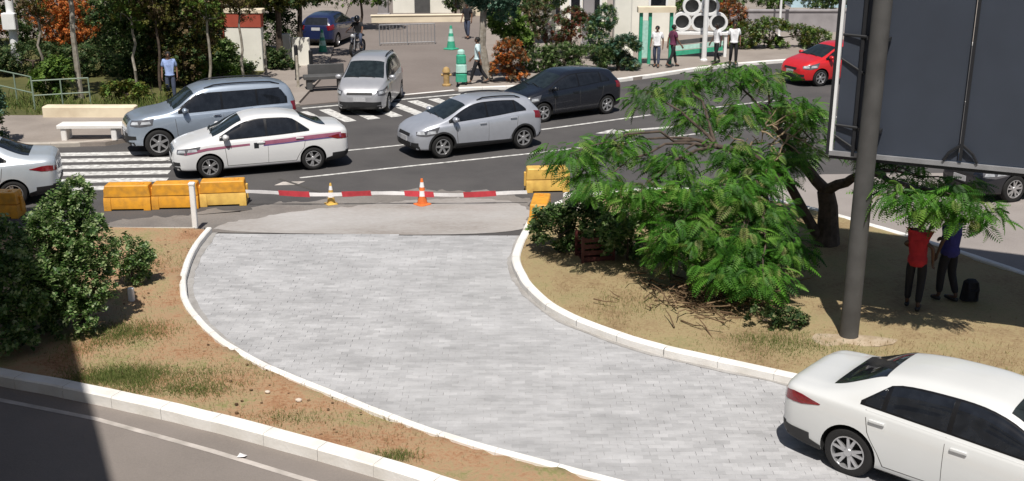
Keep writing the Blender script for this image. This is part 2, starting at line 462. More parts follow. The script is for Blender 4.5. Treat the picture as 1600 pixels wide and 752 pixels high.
def sheet(name, poly, z, m, step=None, rough_z=0.0, seed=0.0, kind='structure', edge_z=None, skirt=0.0):
    """a ground polygon; with step it is triangulated finely and gets uneven"""
    me = bpy.data.meshes.new(name)
    if step:
        xs = [p[0] for p in poly]; ys = [p[1] for p in poly]
        pts = [Vector((p[0], p[1])) for p in poly]; nb = len(pts)
        y = min(ys)
        while y < max(ys):
            x = min(xs)
            while x < max(xs):
                q = (x + rnd.uniform(-.3, .3) * step, y + rnd.uniform(-.3, .3) * step)
                if inside(q, poly): pts.append(Vector(q))
                x += step
            y += step
        ov, oe, of, *_ = delaunay_2d_cdt(pts, [(i, (i + 1) % nb) for i in range(nb)], [], 1, 1e-4)
        vs = []
        for k, p in enumerate(ov):
            d = noise.fractal(Vector((p.x * .9 + seed, p.y * .9, seed)), 1.0, 2.0, 4) * rough_z
            if k < nb: d = 0 if edge_z is None else edge_z - z
            vs.append((p.x, p.y, z + d))
        me.from_pydata(vs, [], [list(f) for f in of])
    else:
        me.from_pydata([(p[0], p[1], z) for p in poly], [], [list(range(len(poly)))])
    bm = bmesh.new(); bm.from_mesh(me)
    bm.normal_update()
    for f in bm.faces:
        if f.normal.z < 0: f.normal_flip()
    if step:
        for f in bm.faces: f.smooth = True
    if skirt:
        ed = [e for e in bm.edges if e.is_boundary]
        r_ = bmesh.ops.extrude_edge_only(bm, edges=ed)
        for v in r_['geom']:
            if isinstance(v, bmesh.types.BMVert): v.co.z -= skirt
    bm.to_mesh(me); bm.free()
    me.materials.append(m)
    return tag(link(name, me), kind=kind)

def kerb(name, line, width, height, m, z0=0.0, smooth=2, jag=0.006):
    """a kerb swept along a line, with rounded arrises and slight unevenness"""
    pts = smooth_line([(p[0], p[1], 0) for p in line], smooth)
    # resample
    out = [pts[0]]; step = 0.22; gapn = 0
    for a, b in zip(pts, pts[1:]):
        L = (b - a).length
        while (b - out[-1]).length > step and L > 1e-6:
            out.append(out[-1] + (b - out[-1]).normalized() * (.005 if len(out) % 5 == 0 else step))
    out.append(pts[-1]); pts = out
    b_ = 0.022
    prof = [(-width / 2, -.05), (-width / 2, height - b_), (-width / 2 + b_, height), (width / 2 - b_, height), (width / 2, height - b_), (width / 2, -.05)]
    mb = MB(); vs = []; fs = []
    for i, p in enumerate(pts):
        d = (pts[min(i + 1, len(pts) - 1)] - pts[max(i - 1, 0)]).normalized()
        nrm = Vector((-d.y, d.x, 0))
        w = noise.noise(Vector((p.x * 2, p.y * 2, 3))) * jag * 2
        for (o, h) in prof:
            vs.append(p + nrm * (o + w) + Vector((0, 0, z0 + h + (noise.noise(Vector((p.x, p.y, 9))) * jag if h > 0 else 0))))
    n = len(prof)
    for i in range(len(pts) - 1):
        if i % 5 == 4: continue
        for k in range(n - 1):
            fs.append([i * n + k, i * n + k + 1, (i + 1) * n + k + 1, (i + 1) * n + k])
    fs.append(list(range(n))); fs.append([(len(pts) - 1) * n + k for k in range(n)][::-1])
    mb.add(vs, fs)
    return tag(mb.build(name, m), kind='structure')

def strip(name, a, b, w, z, m, mb=None):
    a = Vector(a).to_3d(); b = Vector(b).to_3d(); d = (b - a).normalized(); n_ = Vector((-d.y, d.x, 0)) * w / 2
    mb_ = mb or MB()
    k = max(1, int((b - a).length / .5)); vs = []; fs = []
    for i in range(k + 1):
        p = a.lerp(b, i / k)
        j1 = 1 + noise.noise(p * 3) * .12; j2 = 1 + noise.noise(p * 3 + Vector((7, 0, 0))) * .12
        vs += [p - n_ * j1 + Vector((0, 0, z)), p + n_ * j2 + Vector((0, 0, z))]
    for i in range(k): fs.append([2 * i, 2 * i + 2, 2 * i + 3, 2 * i + 1])
    mb_.add(vs, fs)
    if mb is None: return tag(mb_.build(name, m, smooth=False), kind='structure')

KL = [(-6.47, 22.85), (-6.44, 21.38), (-6.18, 19.83), (-5.89, 18.79), (-5.46, 17.85), (-4.83, 16.85), (-4.06, 15.95), (-3.12, 15.13), (-2.07, 14.28), (-0.94, 13.42), (0.24, 12.75), (1.26, 12.21), (3.4, 11.0), (6.0, 9.5)]
KR = [(0.30, 22.6), (0.10, 21.4), (0.07, 20.5), (0.26, 19.37), (0.56, 18.47), (0.98, 17.7), (1.57, 17.05), (2.33, 16.38), (3.16, 15.9), (4.28, 15.24), (5.46, 14.48), (7.4, 13.2), (9.8, 11.6), (12.2, 10.0)]
KW = [(-11.5, 16.6), (-9.6, 16.05), (-7.8, 15.42), (-6.3, 14.86), (-4.5, 14.1), (-2.56, 13.12), (-1.25, 12.4), (-0.66, 12.02), (0.6, 11.3), (3.5, 9.6)]
IB = [(0.30, 22.75), (0.5, 23.9), (1.1, 25.0), (2.3, 25.9), (4.0, 26.2), (5.6, 25.6), (7.0, 24.2), (8.93, 21.3), (9.62, 19.98), (11.2, 16.9), (13.2, 13.0), (14.0, 11.0)]
FAR = [(-60, 30.6), (-14.7, 31.0), (-11.6, 31.3), (-9.6, 33.4), (-8.3, 35.5), (-7.2, 37.3)]
FAR2 = [(-1.95, 40.2), (2.5, 41.3), (4.8, 42.7), (8.3, 45.7), (12.5, 47.6), (30, 57), (80, 84)]

sheet('ground', [(-900, -60), (900, -60), (900, 1500), (-900, 1500)], -0.03, M['far_ground'])
sheet('main_road', [(-60, 22.6), (0.3, 22.3), (14, 10.9), (26, 4), (60, 4), (90, 90), (-1.9, 42), (-7.3, 39), (-11.6, 33), (-60, 33)], 0.0, M['asphalt'])
sheet('right_road', [(5.2, 26.6), (7.1, 24.0), (9.6, 19.8), (14, 10.6), (30, 6), (34, 20), (20, 27.6), (12.4, 28.2), (8, 28.0)], 0.006, M['side_road'])
sheet('lower_road', [(-30, 4), (4, 4), (3.5, 9.7), (-0.7, 12.1), (-4.5, 14.15), (-7.8, 15.5), (-11.5, 16.7), (-30, 20)], 0.0, M['old_asphalt'])
sheet('driveway', [(-7.25, 37.35), (-1.95, 40.25), (-1.55, 46), (-1.2, 90), (-12, 90), (-8.2, 52), (-7.3, 44)], 0.03, M['plaza'], skirt=.06)
sheet('left_pavement', [(-60, 30.65)] + [(p[0], p[1]) for p in FAR[1:]] + [(-7.3, 44), (-8.2, 52), (-12, 90), (-90, 90), (-90, 30.65)], 0.12, M['pavement'], skirt=.2)
sheet('right_pavement', [(p[0], p[1]) for p in FAR2] + [(80, 120), (-1.2, 120), (-1.2, 90), (-1.55, 46)], 0.12, M['pavement'], skirt=.2)
kerb('far_kerb', [(p[0], p[1] + .05) for p in FAR], .18, .13, M['concrete'], smooth=1)
kerb('far_kerb', [(p[0], p[1] + .05) for p in FAR2[:6]], .2, .13, M['kerb_paint'], smooth=1)
strip('kerb_line', (-5.3, 38.55), (-2.1, 40.3), .18, .034, M['kerb_paint'])

lane_poly = KL + [(12.2, 10.0)] + KR[::-1]
lane_poly = [(p[0], p[1]) for p in smooth_line([(a, b, 0) for a, b in KL], 2)] + [(p[0], p[1]) for p in smooth_line([(a, b, 0) for a, b in KR], 2)][::-1]
sheet('paved_lane', lane_poly, 0.012, M['mortar'])

def pavers():
    """small concrete setts in running bond, each with its own height and tilt"""
    tv = []; L_, W_ = .1995, .0996
    vs = []; fs = []
    row = 0; y = 9.6
    while y < 22.72:
        x = -7 + (.1 if row % 2 else 0)
        while x < 12.2:
            jx = x + rnd.uniform(-.004, .004)
            if inside((jx, y), lane_poly):
                z = .026 + rnd.gauss(0, .0007)
                a = rnd.gauss(0, .012)
                ca, sa = math.cos(a), math.sin(a)
                tx, ty = rnd.gauss(0, .006), rnd.gauss(0, .010)
                b = len(vs)
                for (sx, sy, dz, k) in ((-1, -1, -.012, 1), (1, -1, -.012, 1), (1, 1, -.012, 1), (-1, 1, -.012, 1), (-1, -1, 0, 1), (1, -1, 0, 1), (1, 1, 0, 1), (-1, 1, 0, 1)):
                    px, py = sx * (L_ / 2 - (.0005 if dz == 0 else 0)), sy * (W_ / 2 - (.0005 if dz == 0 else 0))
                    vs.append((jx + px * ca - py * sa, y + px * sa + py * ca, z + dz + px * tx + py * ty))
                fs += [(b + 4, b + 5, b + 6, b + 7), (b, b + 1, b + 5, b + 4), (b + 1, b + 2, b + 6, b + 5), (b + 2, b + 3, b + 7, b + 6), (b + 3, b, b + 4, b + 7)]
            x += .2
        y += .1; row += 1
    me = np_mesh('paving_setts', np.array(vs), np.array(fs), M['paver'])
    return tag(link('paving_setts', me), 'pale grey paving setts covering the curved lane between white kerbs', 'paving', kind='stuff')
pavers()

def ragged(poly, amp=.22):
    P = smooth_line([(a, b, 0) for a, b in poly], 3, True); o = []
    for a, b in zip(P, P[1:] + P[:1]):
        for t in (0, .33, .66):
            q = a.lerp(b, t)
            k = amp if q.y > 23.2 else 0
            o.append((q.x + k * noise.noise(q * 1.3) + k * .5 * noise.noise(q * 5), q.y + k * noise.noise(q * 1.1 + Vector((5, 0, 0))) + k * .6 * noise.noise(q * 6)))
    return o
sheet('road_dust', ragged([(-6.5, 22.95), (.28, 22.7), (.7, 24.3), (.3, 25.9), (-1.2, 26.6), (-3.4, 26.3), (-5.0, 25.5), (-6.0, 24.7), (-8.2, 24.2), (-9.0, 23.6), (-9.2, 23.05)], .4), 0.005, M['dust'])
sheet('concrete_apron', ragged([(-6.5, 22.9), (.25, 22.66), (.45, 24.2), (.1, 25.6), (-1.6, 25.75), (-3.4, 25.2), (-4.9, 24.6), (-6.3, 23.7)]), 0.009, M['apron'])
M['gutter'] = ground_mat('gutter', [(0.3, (.22, .205, .19)), (0.5, (.33, .315, .30)), (0.7, (.44, .43, .42))], big=1.5, fine=14)
def gutter(line, o0, o1):
    P = smooth_line([(a, b, 0) for a, b in line], 3); mb = MB(); vs = []
    for i, p in enumerate(P):
        d = (P[min(i + 1, len(P) - 1)] - P[max(i - 1, 0)]).normalized(); nn = Vector((-d.y, d.x, 0))
        w = o1 + .05 * noise.noise(p * 1.7) + .03 * noise.noise(p * 6)
        vs += [p + nn * o0 + Vector((0, 0, .031)), p + nn * w + Vector((0, 0, .031))]
    mb.add(vs, [[2 * i, 2 * i + 2, 2 * i + 3, 2 * i + 1] for i in range(len(P) - 1)])
    tag(mb.build('gutter_dirt', M['gutter'], smooth=False), kind='structure')
gutter(KL, .05, .20)
gutter(KR, -.07, -.17)
strip('road_joint', (-8.4, 22.98), (-6.4, 22.93), .035, .012, M['joint'])
strip('road_joint', (-6.38, 22.9), (.26, 22.62), .04, .0145, M['joint'])

verge_poly = [(p[0], p[1]) for p in smooth_line([(a, b, 0) for a, b in KL], 2)] + [(p[0], p[1]) for p in smooth_line([(a, b, 0) for a, b in KW], 1)][::-1] + [(-13, 17.2), (-13, 22.9), (-6.6, 22.95)]
sheet('left_verge', verge_poly, 0.12, M['earth'], step=.16, rough_z=.045, seed=2.0, edge_z=.07)
isl_poly = [(p[0], p[1]) for p in smooth_line([(a, b, 0) for a, b in KR], 2)][::-1] + [(p[0], p[1]) for p in smooth_line([(a, b, 0) for a, b in IB], 1)]
sheet('traffic_island', isl_poly, 0.12, M['dry_earth'], step=.2, rough_z=.045, seed=5.0, edge_z=.09)
kerb('left_lane_kerb', KL, .12, .15, M['kerb_paint'])
kerb('right_lane_kerb', KR, .17, .16, M['kerb_paint'])
kerb('lower_kerb', KW, .24, .18, M['kerb_paint'], smooth=1)
kerb('island_kerb', IB, .15, .15, M['kerb_paint'])
kerb('verge_kerb', [(-13, 23.02), (-6.6, 22.99)], .10, .10, M['concrete'], smooth=0)

# markings
strip('edge_line', (-11, 16.0), (-7.41, 14.75), .09, .004, M['thin_paint'])
strip('edge_line', (-7.41, 14.75), (-5.8, 14.14), .09, .004, M['thin_paint'])
strip('edge_line', (-5.8, 14.14), (-3.96, 13.22), .09, .004, M['thin_paint'])
strip('edge_line', (-3.96, 13.22), (-1.0, 11.6), .09, .004, M['thin_paint'])
strip('lane_edge_line', (-5.4, 27.65), (-3.04, 28.75), .11, .004, M['road_paint'])
strip('lane_edge_line', (-3.04, 28.75), (0.71, 30.45), .11, .004, M['road_paint'])
strip('lane_edge_line', (0.71, 30.45), (16, 38.4), .11, .004, M['road_paint'])
for a, b in (((-8.6, 28.9), (-6.4, 29.95)), ((-4.9, 30.6), (-3.0, 31.5)), ((.9, 33.55), (4.5, 35.85)), ((6.4, 36.9), (9.2, 38.5))):
    strip('lane_dash', a, b, .12, .004, M['road_paint'])
strip('arrow_shaft', (3.2, 33.3), (5.1, 34.0), .22, .004, M['road_paint'])
mb = MB(); mb.add([(2.5, 33.0, .0045), (3.35, 32.95, .0045), (3.1, 33.65, .0045)], [[0, 1, 2]])
tag(mb.build('arrow_head', M['road_paint'], smooth=False), kind='structure')
for k, y in enumerate((26.55, 27.3, 28.05, 28.8, 29.55, 30.3)):
    strip('crosswalk_stripe', (-13.2 + .05 * k, y - .1), (-8.55 - .17 * k, y + .18), .40, .004, M['road_paint'])
d = Vector((.50, -.866, 0)); u = Vector((.87, .49, 0))
for k in range(10):
    c = Vector((-7.05, 35.0, 0)) + u * (.80 * k)
    strip('crosswalk_stripe', c - d * 1.15, c + d * 1.15, .40, .004, M['road_paint'])
strip('stop_line', (-7.0, 36.95), (-1.6, 39.75), .16, .004, M['road_paint'])
mb = MB(); mb.add([(-5.9, 26.9, .004), (-5.35, 26.95, .004), (-5.2, 27.3, .004), (-5.75, 27.25, .004)], [[0, 1, 2, 3]])
tag(mb.build('road_patch', M['thin_paint'], smooth=False), kind='structure')
strip('tar_seam', (-5.9, 27.55), (-4.35, 25.95), .10, .0062, M['joint'])
strip('tar_seam', (-9.5, 29.2), (-8.0, 32.2), .05, .0042, M['joint'])
strip('tar_seam', (1.5, 31.2), (8.5, 34.4), .05, .0042, M['joint'])
strip('right_road_line', (9.95, 19.9), (13.6, 12.8), .10, .011, M['road_paint'])

# ------------------------------------------------------------------ vehicles
def curve(tab):
    """monotone cubic through (x, value) pairs"""
    xs = [t[0] for t in tab]; ys = [t[1] for t in tab]; n = len(xs)
    d = [(ys[i + 1] - ys[i]) / (xs[i + 1] - xs[i]) for i in range(n - 1)]
    m = [d[0]] + [0 if d[i - 1] * d[i] <= 0 else 2 * d[i - 1] * d[i] / (d[i - 1] + d[i]) for i in range(1, n - 1)] + [d[-1]]
    def f(x):
        if x <= xs[0]: return ys[0]
        if x >= xs[-1]: return ys[-1]
        i = 0
        while x > xs[i + 1]: i += 1
        h = xs[i + 1] - xs[i]; t = (x - xs[i]) / h
        return (ys[i] * (2 * t ** 3 - 3 * t * t + 1) + m[i] * h * (t ** 3 - 2 * t * t + t) + ys[i + 1] * (-2 * t ** 3 + 3 * t * t) + m[i + 1] * h * (t ** 3 - t * t))
    return f

def poly_at(pl, s):
    """point at fraction s of a 2D polyline"""
    if len(pl) == 1: return pl[0]
    ls = [math.dist(a, b) for a, b in zip(pl, pl[1:])]
    t = s * sum(ls)
    for (a, b), l in zip(zip(pl, pl[1:]), ls):
        if t <= l + 1e-9:
            k = t / l if l > 1e-9 else 0
            return (a[0] + (b[0] - a[0]) * k, a[1] + (b[1] - a[1]) * k)
        t -= l
    return pl[-1]

def make_wheel(r, w, style):
    """tyre mesh and rim mesh, axis along Y, outer face at -Y"""
    t = MB()
    t.lathe([(r * .66, -w / 2 + .01), (r * .80, -w / 2 - .004), (r * .93, -w / 2 + .008), (r * .985, -w / 2 + .03), (r, -w / 4), (r, w / 4), (r * .985, w / 2 - .03), (r * .93, w / 2 - .008), (r * .66, w / 2 - .01)], n=28, axis='Y', closed=True)
    rim = MB(); q = r * .68
    rim.lathe([(q, -w / 2 + .004), (q * .93, -w / 2 + .002), (q * .90, -w / 2 + .03), (q * .88, w / 2 - .03), (q * .98, w / 2 - .02)], n=28, axis='Y', closed=True)
    n, tw = style
    for k in range(n):
        a = 2 * math.pi * k / n + .3
        for s_ in ((-1, 1) if tw else (0,)):
            a2 = a + s_ * tw
            d0 = Vector((math.cos(a), 0, math.sin(a))); d1 = Vector((math.cos(a2), 0, math.sin(a2)))
            p0 = d0 * q * .12 + Vector((0, -w / 2 + .022, 0)); p1 = d1 * q * .93 + Vector((0, -w / 2 + .012, 0))
            side = Vector((0, 1, 0)).cross((p1 - p0).normalized())
            h0, h1 = q * (.14 if not tw else .11), q * (.115 if not tw else .075)
            vs = [p0 - side * h0, p0 + side * h0, p1 + side * h1, p1 - side * h1]
            vs = vs + [v + Vector((0, .03, 0)) for v in vs]
            rim.add(vs, [[0, 1, 2, 3], [7, 6, 5, 4], [0, 4, 5, 1], [1, 5, 6, 2], [2, 6, 7, 3], [3, 7, 4, 0]])
    rim.lathe([(q * .22, -w / 2 + .006), (q * .26, -w / 2 + .02), (q * .26, .0)], n=14, axis='Y')
    rim.cur = 1
    rim.lathe([(q * .9, -w / 2 + .075), (q * .9, -w / 2 + .085)], n=20, axis='Y')
    return t.mesh('wheel', M['rubber']), rim.mesh('rim', [M['alloy'], M['well']], angle=30)

SEC_N = None
def car(name, label, cat, contact, heading, near, S, paint, group=None, extra=None):
    """contact = ground point under the outer face of the near front (or rear) wheel;
    S = measurements; the body is lofted from cross-sections, wheel wells are cut out,
    and glass, lamps, doors, trims are laid on the body surface by ray casting"""
    L, W, r, wb, xf = S['L'], S['W'], S['r'], S['wb'], S['xf']
    xr = xf - wb
    h = R(heading)
    wx = xf if near[0] == 'f' else xr
    sy = 1 if near[1] == 'l' else -1
    hd = Vector((math.cos(h), math.sin(h), 0)); lf = Vector((-math.sin(h), math.cos(h), 0))
    base = Vector((contact[0], contact[1], 0)) - hd * wx - lf * sy * (W / 2 - .03)
    root = empty(name, (base.x, base.y, S.get('z', 0.004)), h, label, cat, group)
    zt, zs = curve(S['zt']), curve(S['zs'])
    wt = curve(S['wt'])
    hw = W / 2
    zb = curve([(-L / 2, .36), (-L / 2 + .12, .25), (-L / 2 + .5, .20), (xr - r, .19), (xf + r, .18), (L / 2 - .12, .20), (L / 2, .30)])
    if S.get('lift'):
        zb0 = zb; zb = lambda x: zb0(x) + S['lift']
    wl = curve([(-L / 2, hw * .70), (-L / 2 + .06, hw * .86), (-L / 2 + .22, hw * .945), (-L / 2 + .7, hw * .99), (0, hw), (xf - .1, hw * .99), (L / 2 - .38, hw * .93), (L / 2 - .17, hw * .83), (L / 2 - .05, hw * .70), (L / 2, hw * .52)])
    xs = [-L / 2 + L * i / 84 for i in range(85)]
    xs += [-L / 2 + .015, -L / 2 + .03, L / 2 - .015, L / 2 - .03]
    xs = sorted(set(round(x, 4) for x in xs))
    ring_n = None; vs = []; fs = []
    for x in xs:
        b, s_, t_, w = zb(x), zs(x), zt(x), wl(x)
        g = max(.02, t_ - s_); q = min(1, g / .3)
        ws = w - .025
        tw = min(wt(x), ws - .03)
        ctrl = [(0, b), (w * .8, b), (w * .955, b + .03), (w - .012, b + .25 * (s_ - b)), (w, b + .60 * (s_ - b)), (ws, s_ - .045), (ws - .045, s_ + .004),
                ((ws - .045 + tw) / 2 + .018 * q, s_ + .5 * (t_ - s_)), (tw, t_ - .075 * q - .004), (tw - .10 * (tw / .6), t_ - .02 * q), (tw * .4, t_ - .003), (0, t_)]
        pts = [Vector((c[0], c[1])) for c in ctrl]
        for _ in range(2):
            o = [pts[0]]
            for a_, b_ in zip(pts, pts[1:]): o += [a_ * .75 + b_ * .25, a_ * .25 + b_ * .75]
            o.append(pts[-1]); pts = o
        half = [(p.x, p.y) for p in pts]
        loop = half + [(-y, z) for (y, z) in half[-2:0:-1]]
        ring_n = len(loop)
        vs += [(x, y, z) for (y, z) in loop]
    n = ring_n
    for i in range(len(xs) - 1):
        for k in range(n):
            j = (k + 1) % n
            fs.append([i * n + k, i * n + j, (i + 1) * n + j, (i + 1) * n + k])
    fs.append(list(range(n - 1, -1, -1))); fs.append([(len(xs) - 1) * n + k for k in range(n)])
    me = bpy.data.meshes.new('body'); me.from_pydata(vs, [], fs)
    bm = bmesh.new(); bm.from_mesh(me); bmesh.ops.recalc_face_normals(bm, faces=bm.faces); bm.to_mesh(me)
    bvh = BVHTree.FromBMesh(bm); bm.free()
    # wheel wells
    cut = MB()
    R_ = r * 1.13
    for cx in (xf, xr):
        for sg in (-1, 1):
            cut.lathe([(R_, sg * (hw + .25)), (R_, sg * (hw - .30))], n=36, axis='Y', c=(cx, 0, r + .015))
    cme = cut.mesh('cutter', M['well'], smooth=False)
    bo = bpy.data.objects.new('body', me); co = bpy.data.objects.new('cutter', cme)
    COL.objects.link(bo); COL.objects.link(co)
    md = bo.modifiers.new('wells', 'BOOLEAN'); md.operation = 'DIFFERENCE'; md.object = co; md.solver = 'EXACT'
    dg = bpy.context.evaluated_depsgraph_get()
    me2 = bpy.data.meshes.new_from_object(bo.evaluated_get(dg))
    bpy.data.objects.remove(bo); bpy.data.objects.remove(co)
    me2.name = 'body'
    me2.materials.clear(); me2.materials.append(M[paint]); me2.materials.append(M['well'])
    for p in me2.polygons:
        c = p.center; mi = 0
        for cx in (xf, xr):
            d = math.hypot(c.x - cx, c.z - r - .015)
            if d < R_ * 1.005 and (abs(p.normal.y) > .9 and abs(c.y) < hw - .28 or abs(p.normal.y) < .2 and d > R_ * .97): mi = 1
        if p.normal.z < -.6 and c.z < .36 + S.get('lift', 0): mi = 1
        p.material_index = mi; p.use_smooth = True
    me2.set_sharp_from_angle(angle=R(38))
    body = link('body', me2, root)

    def cast(o, d):
        hit, nr, i, ds = bvh.ray_cast(o, d)
        if hit is None: hit, nr, i, ds = bvh.find_nearest(o + d * 4)
        return hit, nr
    def patch(nm, m_, lo, hi, frame, off=.005, ns=14, nt=5, parent=root):
        """surface patch between two 2D polylines, seen along the frame's direction"""
        v = []; f = []
        for j in range(nt + 1):
            for i in range(ns + 1):
                a = poly_at(lo, i / ns); c = poly_at(hi, i / ns); t = j / nt
                u_, w_ = a[0] + (c[0] - a[0]) * t, a[1] + (c[1] - a[1]) * t
                o, d = frame(u_, w_)
                p, nr = cast(o, d)
                if nr.dot(d) > 0: nr = -nr
                v.append(p + nr * off)
        for j in range(nt):
            for i in range(ns):
                a = j * (ns + 1) + i
                f.append([a, a + 1, a + ns + 2, a + ns + 1])
        # a thin skirt down to the body gives the piece its thickness
        rim = [i for i in range(ns + 1)] + [(j + 1) * (ns + 1) - 1 for j in range(1, nt + 1)] + [nt * (ns + 1) + i for i in range(ns - 1, -1, -1)] + [j * (ns + 1) for j in range(nt - 1, 0, -1)]
        b0 = len(v); ce = sum(v, Vector()) / len(v)
        nn = frame(0, 0)[1]
        for i in rim: v.append(v[i] + nn * (off + .004))
        for k in range(len(rim)):
            k2 = (k + 1) % len(rim)
            f.append([rim[k], rim[k2], b0 + k2, b0 + k])
        mb = MB(); mb.add(v, f)
        return mb.build(nm, M[m_], parent, angle=50)
    def side(sg): return lambda a, z: (Vector((a, sg * 3, z)), Vector((0, -sg, 0)))
    front = lambda y, z: (Vector((4, y, z)), Vector((-1, 0, 0)))
    rear = lambda y, z: (Vector((-4, y, z)), Vector((1, 0, 0)))
    top = lambda x, y: (Vector((x, y, 4)), Vector((0, 0, -1)))
    def corner(sg, ang, fr=1):
        ca, sa = math.cos(R(ang)), math.sin(R(ang))
        d = Vector((-fr * ca, -sg * sa, 0)); t = Vector((-fr * sa, sg * ca, 0))
        c0 = Vector((fr * (L / 2 - .25), sg * (hw - .25), 0))
        return lambda a, z: (c0 + t * a + Vector((0, 0, z)) - d * 3, d)
    # glass
    A0, A1, C1, C0 = S['ws0'], S['ws1'], S['rw1'], S['rw0']
    def ywid(x, k=.055): return wt(x) - k
    N = 7
    xsA = [A0 + (A1 - A0) * i / N for i in range(N + 1)]
    bow = lambda y: .10 * (1 - (y / .6) ** 2)
    lo = [(x, -ywid(x)) for x in xsA]; hi = [(x, ywid(x)) for x in xsA]
    patch('windscreen', 'screen_glass', lo, hi, top, off=.006, ns=8, nt=10)
    if S['rear_glass'] == 'top':
        xsC = [C0 + (C1 - C0) * i / N for i in range(N + 1)]
        patch('rear_window', 'glass_dark', [(x, -ywid(x, .07)) for x in xsC], [(x, ywid(x, .07)) for x in xsC], top, off=.006, ns=8, nt=10)
    else:
        z0, z1, y0, y1 = S['rear_glass']
        patch('rear_window', 'glass_dark', [(-y0, z0), (y0, z0)], [(-y1, z1), (y1, z1)], rear, off=.006, ns=10, nt=6)
    wf, wr_ = S['sw1'], S['sw0']
    xB = S['xB']
    sl = lambda x: zs(x) + .045
    roofdrop = S.get('drop', .115)
    su = lambda x: max(sl(x) + .004, min(zt(x) - roofdrop, S.get('swmax', 9), sl(x) + (x - wr_) * S.get('rk', 1.3) + S.get('rk0', .02)))
    for sg in (-1, 1):
        K = 16
        X = [wr_ + (wf - wr_) * i / K for i in range(K + 1)]
        patch('window_trim', 'trim_black', [(x, sl(x) - .018) for x in X], [(x, su(x) + .015) for x in X], side(sg), off=.003, ns=20, nt=5)
        cuts = [wr_ + .03] + S['pillars'] + [wf - .03]
        for a, b in zip(cuts, cuts[1:]):
            a2, b2 = a + .03, b - .03
            X = [a2 + (b2 - a2) * i / 10 for i in range(11)]
            patch('window', 'glass_dark', [(x, sl(x)) for x in X], [(x, max(sl(x) + .002, su(x) - .008)) for x in X], side(sg), off=.0065, ns=12, nt=5)
        # doors with their seams
        zl = zb(0) + S.get('sill', .13)
        fx = xf - r * 1.13 - S.get('fend', .10)
        fd_lo = [(fx, zl), (fx + .02, .6 * zl + .4 * zs(fx)), (fx + .05, zs(fx + .05) - .01)]
        bx = [(xB, zl), (xB - .01, zs(xB) - .01)]
        rx = xr + r * 1.13
        rd = [(rx + .10, zl), (rx + .03, zl + .14), (xr + r * .75, r * 1.9 + .06), (xr + r * .55, zs(xr) - .01)]
        for nm, e0, e1, hx in (('front', bx, fd_lo, xB + .16), ('rear', rd, [(xB - .008, zl), (xB - .018, zs(xB) - .01)], xr + r * .55 + .16)):
            gap = .012
            patch('door_seam', 'joint', [(p[0] - gap, p[1] - (gap if i == 0 else 0)) for i, p in enumerate(e0)], [(p[0] + gap, p[1] - (gap if i == 0 else 0)) for i, p in enumerate(e1)], side(sg), off=.0015, ns=8, nt=10, parent=body)
            dr = patch('door', paint, e0, e1, side(sg), off=.004, ns=8, nt=12)
            hz = zs(hx) - .10
            p, nr = cast(*side(sg)(hx, hz))
            mbh = MB(); mbh.box(p + Vector((0, sg * .022, 0)), (.20, .03, .032), bev=.012)
            mbh.build('handle', M[S.get('handle', paint)], dr)
        # mirror
        mx = wf - S.get('mir', .16)
        p, nr = cast(*side(sg)(mx, sl(mx) + .02))
        mm = MB(); mm.ball(p + Vector((.02, sg * .13, .06)), (.075, .115, .075), n=12, m=8)
        mm.tube([p + Vector((0, -sg * .02, 0)), p + Vector((.01, sg * .06, .03))], .025, n=6)
        mo = mm.build('mirror', M[paint], root)
        mg = MB(); mg.box(p + Vector((-.054, sg * .135, .06)), (.01, .16, .10), bev=.003); mg.build('mirror_glass', M['chrome'], mo)
        # lamps
        hl = S['head']
        hp = patch('headlight', 'lamp_housing', hl[0], hl[1], corner(sg, hl[2]), off=.006, ns=8, nt=5)
        allp = hl[0] + hl[1]; cxm = sum(p[0] for p in allp) / len(allp); czm = sum(p[1] for p in allp) / len(allp)
        for (f0, f1) in ((-.86, -.10), (.06, .80)):
            hwid = (max(p[0] for p in allp) - min(p[0] for p in allp)) / 2; hh = (max(p[1] for p in allp) - min(p[1] for p in allp)) / 2
            sl_ = (hl[0][-1][1] - hl[0][0][1]) / (hl[0][-1][0] - hl[0][0][0])
            q = lambda f, e: (cxm + f * hwid, czm + sl_ * f * hwid + e * hh * .5)
            patch('lens', 'lamp_clear', [q(f0, -.62), q(f1, -.62)], [q(f0 + .08, .62), q(f1 - .08, .62)], corner(sg, hl[2]), off=.010, ns=5, nt=3, parent=hp)
        tl = S['tail']
        patch('taillight', 'lamp_red', tl[0], tl[1], corner(sg, tl[2], -1), off=.008, ns=6, nt=5)
        fg = S.get('fog')
        if fg: patch('fog_light', 'black_plastic', [(sg * fg[0], fg[2]), (sg * fg[1], fg[2] + .02)], [(sg * fg[0], fg[3]), (sg * fg[1], fg[3])], front, off=.006, ns=5, nt=4)
        if S.get('valance'):
            patch('rear_valance', 'black_plastic', [(-L / 2 + .16, .18), (xr - R_ * .98, .17)], [(-L / 2 + .16, .44), (xr - R_ * 1.0, .30)], side(sg), off=.010, ns=8, nt=3)
            patch('rear_valance', 'black_plastic', [(-.35, .20), (.30, .18)], [(-.35, .46), (.30, .43)], corner(sg, 45, -1), off=.012, ns=8, nt=3)
